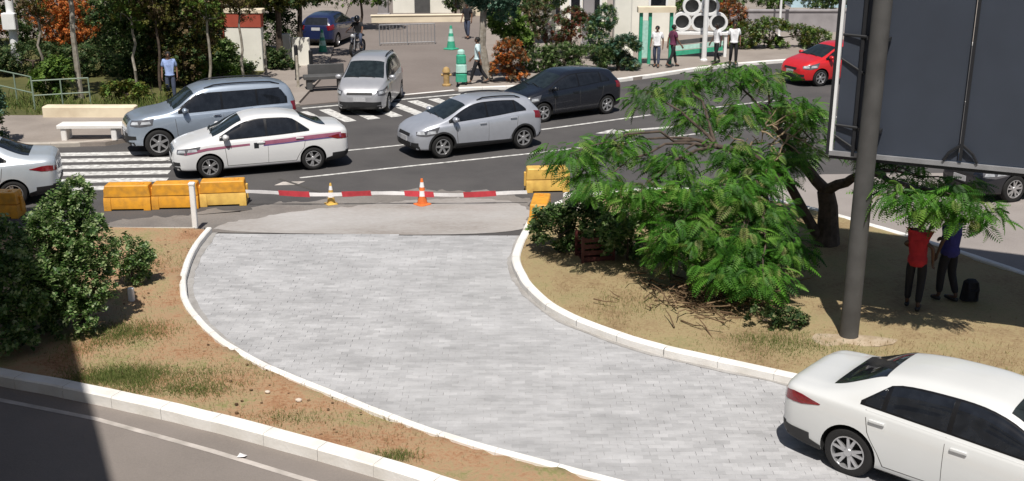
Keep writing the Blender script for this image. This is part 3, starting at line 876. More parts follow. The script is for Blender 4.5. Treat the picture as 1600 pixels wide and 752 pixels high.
        if S.get('clad'):
            c0, c1 = S['clad']
            patch('side_cladding', 'black_plastic', [(xr + r * 1.15, zb(0) + .02), (xf - r * 1.15, zb(0) + .02)], [(xr + r * 1.15, c0), (xf - r * 1.15, c1)], side(sg), off=.012, ns=12, nt=3)
            for cx in (xf, xr):
                arc0 = [(cx + R_ * 1.0 * math.cos(t), r + .015 + R_ * math.sin(t)) for t in [R(q) for q in range(-12, 193, 10)]]
                arc1 = [(cx + R_ * 1.14 * math.cos(t), r + .015 + R_ * 1.14 * math.sin(t)) for t in [R(q) for q in range(-12, 193, 10)]]
                patch('arch_cladding', 'black_plastic', arc0, arc1, side(sg), off=.012, ns=24, nt=2)
    # front face: grille, lower intake, plate; rear: plate, bumper insert
    for (y, z0, z1, m_) in S['grille']:
        patch('grille', m_, [(-y, z0), (y, z0)], [(-y * .97, z1), (y * .97, z1)], front, off=.006, ns=10, nt=4)
    patch('licence_plate', 'plate', [(-.20, S['pl'] - .065), (.20, S['pl'] - .065)], [(-.20, S['pl'] + .065), (.20, S['pl'] + .065)], front, off=.016, ns=4, nt=2)
    patch('licence_plate', 'plate', [(-.20, S['plr'] - .065), (.20, S['plr'] - .065)], [(-.20, S['plr'] + .065), (.20, S['plr'] + .065)], rear, off=.016, ns=4, nt=2)
    rb = S['rbump']
    for sg in (-1, 1):
        patch('bumper_insert', 'black_plastic', [(-hw * .88, rb[0]), (-.02, rb[0])] if sg < 0 else [(.02, rb[0]), (hw * .88, rb[0])], [(-hw * .88, rb[1]), (-.02, rb[1])] if sg < 0 else [(.02, rb[1]), (hw * .88, rb[1])], rear, off=.008, ns=14, nt=3)
    patch('front_lip', 'black_plastic', [(-hw * .80, zb(L / 2) - .06), (hw * .80, zb(L / 2) - .06)], [(-hw * .80, zb(L / 2) + .03), (hw * .80, zb(L / 2) + .03)], front, off=.01, ns=14, nt=2)
    # wipers
    for y0 in (-.15, .38):
        mw = MB()
        p0, n0 = cast(*top(A0 + .03, y0)); p1, n1 = cast(*top(A0 - .07, y0 - .48))
        mw.tube([p0 + Vector((0, 0, .015)), (p0 + p1) / 2 + Vector((0, 0, .03)), p1 + Vector((0, 0, .018))], .009, n=5)
        mw.build('wiper', M['black_plastic'], root)
    # wheels
    key = (r, S['tw'], S['style'])
    if key not in WHEELS: WHEELS[key] = make_wheel(*key)
    tm, rm = WHEELS[key]
    for cx in (xf, xr):
        for sg in (-1, 1):
            wo = link('wheel', tm, root, (cx, sg * (hw - .03 - S['tw'] / 2), r))
            wo.rotation_euler = (0, rnd.uniform(0, 6), 0) if sg < 0 else (0, rnd.uniform(0, 6), math.pi)
            link('rim', rm, wo)
    if S.get('rails'):
        x0, x1 = S['rails']
        for sg in (-1, 1):
            ml = MB(); P = []
            for i in range(9):
                x = x0 + (x1 - x0) * i / 8
                p, nr = cast(*top(x, sg * (wt(x) - .06)))
                P.append(p + Vector((0, 0, .0 if i in (0, 8) else .05)))
            ml.tube(P, .02, n=6); ml.build('roof_rail', M['steel_dark'], root)
    if extra: extra(root, patch, side, front, rear, top, cast, dict(zs=zs, zt=zt, zb=zb, xf=xf, xr=xr, hw=hw, L=L, body=body))
    return root
WHEELS = {}

SEDAN = dict(L=4.56, W=1.77, r=.325, tw=.20, wb=2.68, xf=1.40, style=(5, .24), valance=True,
    zt=[(-2.30, .76), (-2.27, .95), (-2.15, 1.0), (-1.78, 1.04), (-1.6, 1.09), (-1.0, 1.365), (-.45, 1.435), (0, 1.445), (.28, 1.425), (.50, 1.37), (1.28, 1.025), (1.42, .995), (1.85, .90), (2.12, .79), (2.26, .68), (2.30, .58)],
    zs=[(-2.30, .73), (-2.27, .91), (-2.12, .965), (-1.5, .98), (-.4, .955), (.8, .905), (1.3, .885), (1.85, .82), (2.12, .73), (2.26, .63), (2.30, .54)],
    wt=[(-2.3, .44), (-2.1, .56), (-1.6, .62), (-.95, .555), (0, .56), (.5, .58), (1.28, .72), (1.7, .68), (2.3, .5)],
    ws0=1.26, ws1=.48, rw0=-1.66, rw1=-1.02, rear_glass='top', sw0=-1.20, sw1=1.12, xB=-.10, pillars=[-.90, -.10], rk=.78, rk0=.01,
    head=([(-.10, .62), (.18, .60), (.44, .66)], [(-.12, .72), (.18, .76), (.46, .80)], 45),
    tail=([(-.16, .77), (.20, .79), (.38, .85)], [(-.22, .86), (.12, .925), (.38, .862)], 42),
    grille=[(.42, .60, .72, 'black_plastic'), (.52, .30, .44, 'black_plastic')], pl=.50, plr=.78, rbump=(.30, .47), fog=(.52, .72, .34, .45))
CORSA = dict(SEDAN); CORSA.update(L=4.48, wb=2.62, xf=1.36, style=(5, .16), r=.305,
    zt=[(-2.24, .78), (-2.21, 1.02), (-2.05, 1.10), (-1.72, 1.135), (-1.55, 1.165), (-.95, 1.43), (-.5, 1.50), (0, 1.51), (.28, 1.485), (.50, 1.42), (1.25, 1.06), (1.40, 1.015), (1.80, .92), (2.07, .82), (2.20, .70), (2.24, .58)],
    zs=[(-2.24, .74), (-2.21, .96), (-2.05, 1.03), (-1.5, 1.02), (-.4, .965), (.8, .925), (1.3, .905), (1.80, .84), (2.07, .76), (2.20, .65), (2.24, .54)],
    wt=[(-2.24, .50), (-2.05, .62), (-1.6, .65), (-.85, .57), (0, .575), (.5, .59), (1.25, .71), (1.7, .67), (2.24, .5)],
    ws0=1.23, sw1=1.08, head=([(-.08, .66), (.18, .64), (.42, .70)], [(-.10, .76), (.18, .80), (.44, .84)], 45),
    grille=[(.40, .66, .74, 'chrome'), (.36, .55, .64, 'black_plastic'), (.50, .29, .42, 'black_plastic')])
HATCH = dict(L=3.95, W=1.72, r=.31, tw=.20, wb=2.50, xf=1.18, style=(6, 0),
    zt=[(-1.97, .74), (-1.94, .98), (-1.86, 1.12), (-1.74, 1.27), (-1.62, 1.40), (-1.2, 1.46), (-.5, 1.50), (-.1, 1.495), (.15, 1.46), (.38, 1.38), (1.10, 1.05), (1.22, 1.01), (1.60, .91), (1.82, .80), (1.94, .68), (1.975, .58)],
    zs=[(-1.97, .70), (-1.94, .93), (-1.84, 1.03), (-1.4, 1.05), (-.4, .985), (.6, .93), (1.15, .90), (1.6, .83), (1.82, .74), (1.94, .63), (1.975, .54)],
    wt=[(-1.97, .48), (-1.85, .58), (-1.6, .56), (-.5, .565), (0, .57), (.4, .59), (1.10, .70), (1.5, .66), (1.975, .48)],
    ws0=1.07, ws1=.36, rw0=0, rw1=0, rear_glass=(1.04, 1.34, .56, .48), sw0=-1.42, sw1=.96, xB=-.20, pillars=[-1.08, -.20], rk=.95, rk0=.02,
    head=([(-.10, .66), (.16, .63), (.42, .68)], [(-.12, .75), (.16, .79), (.48, .87)], 48),
    tail=([(-.20, .80), (.16, .86)], [(-.22, 1.0), (.14, 1.06)], 48),
    grille=[(.36, .60, .68, 'black_plastic'), (.50, .30, .46, 'black_plastic')], pl=.52, plr=.86, rbump=(.30, .42), fog=(.50, .68, .34, .46))
CROSS = dict(HATCH); CROSS.update(clad=(.34, .38), rails=(-1.35, .0), r=.315, lift=.03)
SUV = dict(L=4.70, W=1.84, r=.375, tw=.24, wb=2.80, xf=1.55, style=(6, 0), lift=.10,
    zt=[(-2.35, .85), (-2.32, 1.25), (-2.24, 1.52), (-2.12, 1.70), (-1.6, 1.80), (-.6, 1.83), (.1, 1.80), (.35, 1.74), (.52, 1.66), (1.10, 1.27), (1.25, 1.22), (1.85, 1.13), (2.15, 1.03), (2.30, .88), (2.35, .70)],
    zs=[(-2.35, .82), (-2.32, 1.12), (-2.2, 1.17), (-1.5, 1.17), (-.4, 1.14), (.6, 1.11), (1.2, 1.10), (1.85, 1.05), (2.15, .96), (2.30, .82), (2.35, .66)],
    wt=[(-2.35, .62), (-2.1, .63), (-1.0, .645), (0, .645), (.5, .66), (1.1, .76), (1.7, .74), (2.35, .55)],
    ws0=1.08, ws1=.50, rw0=0, rw1=0, rear_glass=(1.18, 1.58, .62, .54), sw0=-2.06, sw1=.98, xB=-.22, pillars=[-1.20, -.22], rk=1.6, rk0=.14, swmax=1.62,
    head=([(-.12, .86), (.18, .84), (.44, .88)], [(-.14, 1.0), (.18, 1.03), (.46, 1.06)], 45),
    tail=([(-.10, .98), (.07, .98)], [(-.12, 1.24), (.05, 1.24)], 38),
    grille=[(.42, .80, 1.0, 'chrome'), (.60, .44, .66, 'black_plastic')], pl=.60, plr=.80, rbump=(.42, .56), fog=(.60, .78, .48, .60), rails=(-1.9, .2), mir=.18, handle='chrome')
VAN = dict(HATCH); VAN.update(L=3.95, W=1.70, xf=1.16, style=(5, 0),
    zt=[(-1.97, .80), (-1.94, 1.15), (-1.86, 1.42), (-1.72, 1.60), (-1.2, 1.68), (-.4, 1.70), (.05, 1.68), (.25, 1.63), (.42, 1.55), (1.18, 1.12), (1.32, 1.07), (1.68, .96), (1.86, .84), (1.95, .70), (1.975, .60)],
    zs=[(-1.97, .76), (-1.94, 1.02), (-1.84, 1.08), (-1.4, 1.07), (-.4, 1.03), (.6, .98), (1.25, .96), (1.68, .88), (1.86, .78), (1.95, .66), (1.975, .56)],
    wt=[(-1.97, .52), (-1.85, .60), (-1.6, .59), (-.5, .60), (0, .605), (.42, .62), (1.18, .71), (1.5, .67), (1.975, .50)],
    ws0=1.15, ws1=.40, rear_glass=(1.10, 1.52, .58, .52), sw0=-1.62, sw1=1.0, xB=-.14, pillars=[-1.02, -.14], rk=1.3, rk0=.10,
    head=([(-.12, .66), (.16, .64), (.40, .70)], [(-.14, .80), (.16, .84), (.44, .90)], 42),
    grille=[(.42, .68, .76, 'black_plastic'), (.56, .30, .46, 'black_plastic')], rails=(-1.5, .05), pl=.54)

car('white_sedan', 'white sedan with dark windows driving over the grey paving at the lower right', 'car', (4.19, 12.55), -41.5, 'rr', SEDAN, 'car_white')

def taxi_trim(root, patch, side, front, rear, top, cast, I):
    zs = I['zs']
    for sg in (-1, 1):
        X = [-2.02, -1.6, -1.2, -.6, 0.0]
        patch('red_stripe', 'stripe_red', [(x, zs(x) - .175) for x in X], [(x, zs(x) - .075) for x in X], side(sg), off=.0068, ns=24, nt=3, parent=I['body'])
        patch('blue_stripe', 'stripe_blue', [(x, zs(x) - .205) for x in X], [(x, zs(x) - .178) for x in X], side(sg), off=.0068, ns=24, nt=2, parent=I['body'])
        X = [.34, .9, 1.4, 1.95]
        patch('thin_stripe', 'stripe_red', [(x, zs(x) - .15 - .01 * x) for x in X], [(x, zs(x) - .10) for x in X], side(sg), off=.0068, ns=20, nt=2, parent=I['body'])
        patch('door_emblem', 'steel_dark', [(.12, zs(.2) - .24), (.24, zs(.2) - .24)], [(.12, zs(.2) - .10), (.24, zs(.2) - .10)], side(sg), off=.0075, ns=3, nt=3, parent=I['body'])
car('taxi', 'white taxi sedan with a dark red stripe along its side, behind the yellow barriers', 'taxi', (-7.62, 27.53), 200.8, 'fl', CORSA, 'car_taxi', extra=taxi_trim)
car('compact_hatchback', 'silver hatchback with black lower cladding and roof rails on the main road', 'car', (-1.87, 29.76), 208, 'fl', CROSS, 'car_silver')
car('black_hatchback', 'black hatchback just behind the silver hatchback on the main road', 'car', (1.0, 34.6), 213, 'fl', HATCH, 'car_black')
car('sport_utility_vehicle', 'tall blue-silver sport utility vehicle with roof rails beyond the white taxi', 'car', (-9.62, 29.95), 205, 'fl', SUV, 'car_blue_silver')
car('minivan', 'silver grey minivan facing the camera at the mouth of the driveway', 'minivan', (-4.02, 36.35), 266, 'fl', VAN, 'car_grey_silver')
car('silver_sedan', 'pale silver sedan cut by the left edge, only its rear showing', 'car', (-11.5, 24.95), 197, 'rl', CORSA, 'car_pale_silver')
car('red_hatchback', 'red hatchback half hidden by the left edge of the billboard', 'car', (11.4, 41.2), 204, 'fl', HATCH, 'car_red')
car('black_sedan', 'black sedan peeping out under the billboard at the right edge', 'car', (11.75, 25.3), 200, 'fl', SEDAN, 'car_black')
car('blue_hatchback', 'dark blue car parked end-on far up the driveway', 'car', (-9.6, 52.0), 80, 'rl', dict(HATCH, z=.03), 'car_blue')

# ------------------------------------------------------------------ foliage
def frond_template():
    """a drooping feathery leaf: a thin rachis with paired narrow pinnae"""
    n = 9; v = []; f = []
    for i in range(n + 1):
        t = i / n
        v += [(t, -.010, -.40 * t * t), (t, .010, -.40 * t * t)]
    for i in range(n):
        f.append((2 * i, 2 * i + 2, 2 * i + 3, 2 * i + 1))
    for i in range(1, n + 1):
        t = i / n
        ln = .34 * math.sin(math.pi * (.20 + .72 * t)) ** .7
        for sg in (-1, 1):
            b = len(v); z = -.40 * t * t
            v += [(t + .10 * ln - .035, sg * ln * .55, z - .06 * ln), (t + .30 * ln, sg * ln, z - .32 * ln), (t + .24 * ln + .035, sg * ln * .55, z - .08 * ln)]
            r_ = 2 * i + (1 if sg > 0 else 0)
            f.append((r_, b + 2, b + 1, b) if sg > 0 else (r_, b, b + 1, b + 2))
    return np.array(v), np.array(f)
LEAF = (np.array([(0, 0, 0), (.5, -.3, .06), (1, 0, -.08), (.5, .3, .06)]), np.array([(0, 1, 2, 3)]))
SPRIG = None
def sprig_template():
    """a twig end with seven leaves"""
    v = []; f = []
    for k in range(7):
        a = k * 2.4; t = .12 + .1 * k
        d = np.array([math.cos(a) * .8, math.sin(a) * .8, .35]); d /= np.linalg.norm(d)
        s_ = np.cross(d, [0, 0, 1.]); s_ /= np.linalg.norm(s_); up = np.cross(s_, d)
        b = np.array([0, 0, t * .9]); L = .5 - .03 * k; w = .16
        q = len(v)
        v += [b, b + d * L * .5 - s_ * w + up * .03, b + d * L - up * .08, b + d * L * .5 + s_ * w + up * .03]
        f.append((q, q + 1, q + 2, q + 3))
    return np.array(v), np.array(f)
FROND = frond_template(); SPRIG = sprig_template()
BLADE = (np.array([(-.05, 0, 0), (.05, 0, 0), (.03, .12, .6), (.0, .3, 1.0)]), np.array([(0, 1, 2, 3)]))

def shell_points(blobs, n, gap=0.0, gscale=1.6, inner=.55):
    """points in the outer part of ellipsoid blobs; noise opens gaps"""
    out = []; dirs = []
    vol = np.array([b[1][0] * b[1][1] * b[1][2] for b in blobs]) ** .8
    cnt = np.maximum(1, (vol / vol.sum() * n).astype(int))
    for (c, r), k in zip(blobs, cnt):
        d = rng.normal(size=(k, 3)); d /= np.linalg.norm(d, axis=1)[:, None]
        rad = inner + (1.08 - inner) * rng.random(k) ** .6
        p = np.array(c) + d * np.array(r) * rad[:, None]
        out.append(p); dirs.append(d)
    p = np.concatenate(out); d = np.concatenate(dirs)
    if gap:
        keep = np.array([noise.noise(Vector(q) * gscale) > gap - .55 for q in p])
        p, d = p[keep], d[keep]
    return p, d

def crown_mesh(name, blobs, n, tmpl, size, m, gap=0.35, gscale=1.6, droop=0.2, zmin=None, inner=.55):
    p, d = shell_points(blobs, n, gap, gscale, inner)
    if zmin is not None:
        k = p[:, 2] > zmin; p, d = p[k], d[k]
    yaw = np.arctan2(d[:, 1], d[:, 0]) + rng.normal(0, .9, len(p))
    pitch = -np.arcsin(np.clip(d[:, 2], -1, 1)) * .6 + rng.normal(droop, .45, len(p))
    rot = rot_from(yaw, pitch, rng.normal(0, .5, len(p)))
    v, f = instance(tmpl[0], tmpl[1], p, rot, rng.uniform(size[0], size[1], len(p)))
    return np_mesh(name, v, f, m)

def limb(mb, a, b, r0, r1, sag=0.0, n=7, wob=.05):
    a = Vector(a); b = Vector(b); P = []; Rr = []
    L = (b - a).length
    for i in range(n):
        t = i / (n - 1)
        q = a.lerp(b, t) + Vector((rnd.gauss(0, wob), rnd.gauss(0, wob), rnd.gauss(0, wob))) * L * .35 * math.sin(math.pi * t)
        q.z += sag * math.sin(math.pi * t) * L
        P.append(q); Rr.append(r0 + (r1 - r0) * t)
    mb.tube(P, Rr, n=7)

def plant(name, label, cat, loc, trunks, blobs, n, tmpl, size, m, bark='bark', group=None, gap=.35, gscale=1.6, droop=.2, zmin=.03, inner=.55, twigs=1):
    """trunks: [(a, b, r0, r1)], blobs: [(centre, radii)] in coordinates relative to loc"""
    root = empty(name, (loc[0], loc[1], loc[2] if len(loc) > 2 else .1), 0, label, cat, group)
    mb = MB()
    for (a, b, r0, r1) in trunks: limb(mb, a, b, r0, r1)
    if twigs:
        for (c, r) in blobs:
            near = min(trunks, key=lambda t: (Vector(t[1]) - Vector(c)).length)
            limb(mb, near[1], c, max(.012, near[3] * .75), .008, sag=.08, n=6)
            for _ in range(twigs):
                d = Vector((rnd.gauss(0, 1), rnd.gauss(0, 1), rnd.gauss(.3, .7))).normalized()
                limb(mb, c, Vector(c) + Vector((d.x * r[0], d.y * r[1], d.z * r[2])) * .85, .010, .004, n=4)
    mb.build('trunk', M[bark], root)
    ms = m if isinstance(m, (list, tuple)) else [m]
    for i, mm in enumerate(ms):
        link('crown', crown_mesh('crown', blobs, n // len(ms), tmpl, size, M[mm], gap, gscale, droop, zmin, inner), root)
    return root

# the feathery spreading tree on the traffic island
TB = Vector((6.41, 21.78, .12))
cl = [(1.05, 20.0, 2.42), (1.5, 19.7, 1.95), (1.95, 20.5, 2.45), (2.28, 19.4, 1.85), (2.9, 20.3, 2.2), (3.62, 21.7, 2.75), (3.18, 19.3, 1.9), (2.75, 22, 3.1), (3.5, 22.3, 3.3), (4.3, 22.5, 3.45), (5.1, 22.6, 3.4), (4.08, 20.5, 2.31), (3.97, 19.3, 1.9), (4.93, 21, 1.94), (3.38, 18.8, 1.25), (4.02, 18.6, 1.2), (4.55, 19.3, 1.5), (3.7, 18.3, .80), (4.3, 18.1, .72), (5.6, 22.6, 2.8), (6.1, 22.9, 2.6), (5.41, 21.5, 2.07), (4.5, 21.7, 2.85), (2.9, 19.0, 1.35), (4.75, 18.9, 1.0), (3.0, 19.1, .95), (6.1, 23.6, 2.3), (6.4, 23.2, 1.9), (2.4, 20.0, 1.6), (3.5, 19.8, 1.5), (4.4, 19.9, 2.0)]
right_cl = [(5.95, 16.75, 2.55), (6.3, 16.6, 2.5), (6.7, 16.5, 2.6), (7.05, 16.4, 2.45), (6.4, 16.6, 2.3), (6.75, 16.5, 2.3), (7.25, 16.4, 2.3), (6.6, 18.9, 2.2), (7.2, 18.9, 2.2), (7.9, 18.8, 2.15), (7.5, 20.3, 2.2), (6.7, 20.6, 2.2)]
root = empty('flame_tree', TB, 0, 'spreading feathery-leaved tree with drooping branches on the traffic island beside the billboard pole', 'tree')
mb = MB()
fork = Vector((6.3, 21.75, 1.25))
mb.tube([TB - TB + Vector((0, 0, -.1)), Vector((.02, .02, .3)), Vector((-.02, 0, .8)), fork - TB], [.30, .22, .19, .17], n=10)
f2 = Vector((5.45, 21.6, 1.55))
mb.tube([Vector((-.15, .0, .12)), Vector((-.55, -.1, .75)), f2 - TB], [.11, .10, .085], n=8)
f3 = Vector((6.7, 20.6, 1.95)); f4 = Vector((5.2, 22.1, 2.55)); f5 = Vector((3.9, 20.9, 2.35)); f6 = Vector((4.6, 19.8, 1.75))
f7 = Vector((6.5, 17.4, 2.45)); limb(mb, f3 - TB, f7 - TB, .06, .035, wob=.02); limb(mb, fork - TB, f3 - TB, .12, .07); limb(mb, fork - TB, f4 - TB, .13, .07); limb(mb, f2 - TB, f5 - TB, .08, .05, sag=.08); limb(mb, f2 - TB, f6 - TB, .07, .05, sag=.08)
for c in cl:
    st = min((f2, f4, f5, f6), key=lambda q: (q - Vector(c)).length)
    limb(mb, st - TB, Vector(c) - TB, .035, .010, sag=.10, n=8)
for c in right_cl:
    limb(mb, (f3 if c[1] > 17 else f7) - TB, Vector(c) - TB, .03, .008, sag=.05, n=8)
mb.build('trunk', M['bark'], root)
def fronds(name, cs, per, size, rad):
    p = []; yaw = []
    for c in cs:
        k = int(per * rnd.uniform(.75, 1.25))
        d = rng.normal(size=(k, 3)); d /= np.linalg.norm(d, axis=1)[:, None]
        p.append(np.array(c) + d * np.array([rad * 1.15, rad, rad * .62]) * (rng.random(k) ** .5)[:, None])
        yaw.append(np.arctan2(d[:, 1], d[:, 0]) + rng.normal(0, .5, k))
    p = np.concatenate(p); yaw = np.concatenate(yaw)
    rot = rot_from(yaw, rng.normal(.28, .40, len(p)), rng.normal(0, .35, len(p)))
    v, f = instance(FROND[0], FROND[1], p - np.array(TB), rot, rng.uniform(size[0], size[1], len(p)))
    return np_mesh(name, v, f, M['leaf_tree'])
link('crown', fronds('crown', cl, 92, (.18, .38), .52), root)
link('crown', fronds('crown', [c for c in cl if c[2] < 2.6 and 1.4 < c[0] < 5.2], 42, (.16, .30), .62), root)
link('crown', fronds('crown', right_cl, 46, (.17, .34), .34), root)
mb = MB()   # bare dried twigs in the upper right of the crown
for k in range(34):
    a = Vector((5.0 + rnd.uniform(-.5, .7), 21.4 + rnd.uniform(-.3, .3), 2.35 + rnd.uniform(-.3, .3)))
    b = a + Vector((rnd.uniform(-.5, .7), rnd.uniform(-.4, .1), rnd.uniform(-.45, .5)))
    limb(mb, a - TB, b - TB, .018, .006, n=5, wob=.15)
mb.build('dead_twigs', M['dry_twig'], root)

# undergrowth on the island
plant('shrub', 'dark green spiky shrub next to the yellow barrier by the paving kerb', 'shrub', (.95, 21.3, .1), [((0, 0, 0), (0, 0, .35), .04, .03)],
      [((-.1, 0, .45), (.45, .45, .42)), ((.55, .1, .55), (.5, .45, .48)), ((.3, .4, .75), (.45, .4, .35))], 1000, SPRIG, (.14, .28), ['leaf_bush', 'leaf_dark'])
plant('shrub', 'low green shrub under the left side of the feathery tree', 'shrub', (2.25, 20.7, .1), [((0, 0, 0), (0, 0, .3), .03, .02)],
      [((0, 0, .45), (.55, .5, .48)), ((-.5, .3, .5), (.4, .4, .4))], 700, SPRIG, (.14, .28), 'leaf_bush')
plant('weed', 'low dark weed on the dry earth below the drooping branches', 'weed', (4.35, 17.25, .1), [((0, 0, 0), (0, 0, .08), .015, .01)],
      [((-.2, 0, .14), (.3, .22, .16)), ((.25, .05, .12), (.28, .2, .14))], 170, SPRIG, (.10, .20), 'leaf_dark')
mb = MB()
for k in range(240):
    c = Vector((rnd.gauss(3.5, .65), rnd.gauss(18.55, .55), .16 + abs(rnd.gauss(0, .10))))
    a = rnd.uniform(0, 6.28); l = rnd.uniform(.15, .6)
    dd = Vector((math.cos(a), math.sin(a), rnd.uniform(-.15, .3))) * l
    limb(mb, c - dd / 2, c + dd / 2, .014, .006, n=3, wob=.2)
o = mb.build('cut_branches', M['litter'])
tag(o, 'heap of dry brown cut branches under the feathery tree', 'branches', kind='stuff')

# bushes on the near left verge
plant('bush', 'leafy green bush in sun on the left verge beside the curved paving', 'bush', (-7.2, 17.45, .1),
      [((0, 0, 0), (-.1, 0, .7), .06, .04), ((.05, 0, 0), (.3, .1, .8), .05, .03), ((-.05, .1, 0), (-.45, .2, .7), .04, .03)],
      [((-.1, 0, 1.70), (.5, .5, .50)), ((.25, -.1, 1.35), (.45, .5, .55)), ((-.4, 0, 1.2), (.55, .6, .7)), ((.15, -.25, .75), (.5, .5, .55)), ((-.35, -.3, .55), (.55, .5, .5)), ((.1, .1, 2.15), (.30, .35, .30)), ((.1, -.6, .35), (.4, .3, .35))],
      3600, SPRIG, (.10, .20), 'leaf_bush', gap=.30, gscale=2.2, twigs=2)
plant('bush', 'dark leafy bush in the shade at the left edge of the picture', 'bush', (-8.1, 16.75, .1),
      [((0, 0, 0), (0, 0, .7), .06, .04), ((.05, .1, 0), (.4, .1, .6), .05, .03)],
      [((-.3, 0, 1.45), (.75, .6, .55)), ((.3, -.3, .95), (.7, .6, .6)), ((-.8, -.3, .8), (.8, .6, .7)), ((0, -.5, .5), (.9, .5, .5)), ((-1.4, 0, 1.0), (.8, .7, .8))],
      2300, SPRIG, (.14, .26), 'leaf_bush', gap=.28, gscale=2.0, twigs=2)
plant('bush', 'small round green bush beside the short white stake', 'bush', (-6.95, 19.35, .1), [((0, 0, 0), (0, 0, .3), .03, .02)],
      [((0, 0, .52), (.38, .35, .38)), ((.15, 0, .30), (.30, .3, .28))], 420, SPRIG, (.11, .2), 'leaf_bush', gap=.25, gscale=2.4)

# grass: short blades in patches
def grass(name, label, patches, m, h):
    P = []
    for (x, y, rx, ry, n) in patches:
        t = rng.normal(size=(n, 2)) * .5
        P.append(np.stack([x + t[:, 0] * rx, y + t[:, 1] * ry], 1))
    P = np.concatenate(P)
    k = np.array([(inside(q, verge_poly) or inside(q, isl_poly) or inside(q, lawn_poly)) for q in P]); P = P[k]
    pos = np.concatenate([P, np.full((len(P), 1), .115)], 1)
    rot = rot_from(rng.uniform(0, 6.28, len(P)), rng.normal(0, .35, len(P)), rng.normal(0, .35, len(P)))
    v, f = instance(BLADE[0], BLADE[1], pos, rot, rng.uniform(h * .5, h * 1.3, len(P)))
    return tag(link(name, np_mesh(name, v, f, M[m])), label, 'grass', kind='stuff')
lawn_poly = [(-60, 35.2), (-14.6, 35.2), (-10.9, 35.3), (-9.9, 37.2), (-9.7, 43.5), (-10.2, 50), (-13, 54), (-60, 54)]
sheet('lawn', lawn_poly, .13, M['lawn_soil'], skirt=.1)
gp = [(-5.7, 15.25, 1.0, .42, 9000), (-5.0, 14.85, .9, .3, 4000), (-6.4, 16.9, .8, .5, 2500), (-6.2, 17.1, .8, .5, 1300), (-1.5, 12.85, .35, .18, 600), (-3.1, 13.9, .6, .3, 500), (-6.9, 16.3, .6, .5, 600), (-4.6, 15.4, 1.0, .5, 600), (4.3, 16.5, 1.0, .6, 3000), (2.2, 18.3, 1.0, .8, 700), (6.5, 15.2, 1.4, .6, 700), (-6.9, 20.5, .8, 1.6, 500)]
grass('grass', 'patches of short green grass on the bare verge and island', gp, 'grass', .065)
sp = [(-5, 15.6, 3.2, 1.6, 3800), (-6.6, 20, 1.2, 3, 2000), (-2, 13.6, 2.4, .9, 1800), (2.2, 18.2, 3, 1.8, 3000), (6, 15.8, 3.5, 1.6, 3500), (8.5, 15.5, 2.5, 2, 1800)]
grass('straw', 'dry straw-coloured grass scattered over the bare verge and island', sp, 'straw', .055)
lp = [(-18.5 + 1.1 * i, 36.3 + rnd.uniform(-.5, 1.5), 1.2, 1.6, 420) for i in range(9)]
grass('lawn_grass', 'rough green grass on the bank behind the left pavement', lp, 'grass', .28)
mb = MB()
for k in range(150):
    q = (rnd.gauss(-3.2, 2.4), rnd.gauss(14.6, 1.2)) if k % 3 else (rnd.gauss(-6.6, .5), rnd.gauss(20, 1.5))
    if inside(q, verge_poly):
        r_ = rnd.uniform(.010, .026)
        mb.ball((q[0], q[1], .125 + r_ * .3), (r_ * 1.3, r_, r_ * .7), n=5, m=3)
tag(mb.build('clods', M['litter']), 'small clods and stones on the bare verge', 'clods', kind='stuff')
for (x, y, r_, lab) in ((-3.52, 14.71, .032, 'pale stone on the bare verge, left of the other pale stone'), (-3.02, 14.44, .04, 'pale stone on the bare verge, nearest the white kerb')):
    mb = MB(); mb.ball((0, 0, 0), (r_ * 1.3, r_, r_ * .7), n=7, m=5)
    mb.v = [tuple(c * (1 + .25 * noise.noise(Vector(v) * 30)) for c in v) for v in mb.v]
    tag(mb.build('stone', M['stone'], loc=(x, y, .15)), lab, 'stone', 'stones on the verge')
mb = MB(); mb.add([(-.06, -.02, .01), (.05, -.04, .03), (.07, .03, .012), (-.03, .05, .04), (.0, 0, .055)], [[0, 1, 4], [1, 2, 4], [2, 3, 4], [3, 0, 4]])
tag(mb.build('litter_scrap', M['tape_white'], loc=(-3.52, 13.04, .004)), 'crumpled white scrap of paper on the lower road', 'litter')

# ------------------------------------------------------------------ unseen building, added left of the view to cast shade over the left corner
def unseen_shade_building():
    hgt = 14.0
    e0 = Vector((-5.0 + sdir.x / sdir.z * hgt, 12.45 + sdir.y / sdir.z * hgt, 0)); dv = Vector((-.4275, .904, 0)); nv = Vector((-.904, -.4275, 0))
    a = e0 + dv * -7.0; b = e0 + dv * 13.9
    mid = (a + b) / 2 + nv * 5.0
    root = empty('unseen_shade_building', mid, math.atan2(dv.y, dv.x), 'unseen pale building added left of the view to cast the shade over the lower left corner', 'building')
    L = (b - a).length
    mb = MB(); mb.box((0, 0, hgt / 2 - .15), (L, 10, hgt - .3)); mb.build('wall', M['cream'], root)
    mb = MB(); mb.box((0, 0, hgt - .15), (L, 10, .3)); mb.build('roof', M['concrete'], root)
    for fl in range(4):
        for k in range(6):
            mb = MB(); mb.box((-L / 2 + L * (k + .5) / 6, -5.0, 2.0 + fl * 3.2), (1.8, .08, 1.6)); w = mb.build('window', M['white_paint'], root)
            mb = MB(); mb.box((-L / 2 + L * (k + .5) / 6, -5.035, 2.0 + fl * 3.2), (1.6, .04, 1.4)); mb.build('pane', M['glass_dark'], w)
unseen_shade_building()

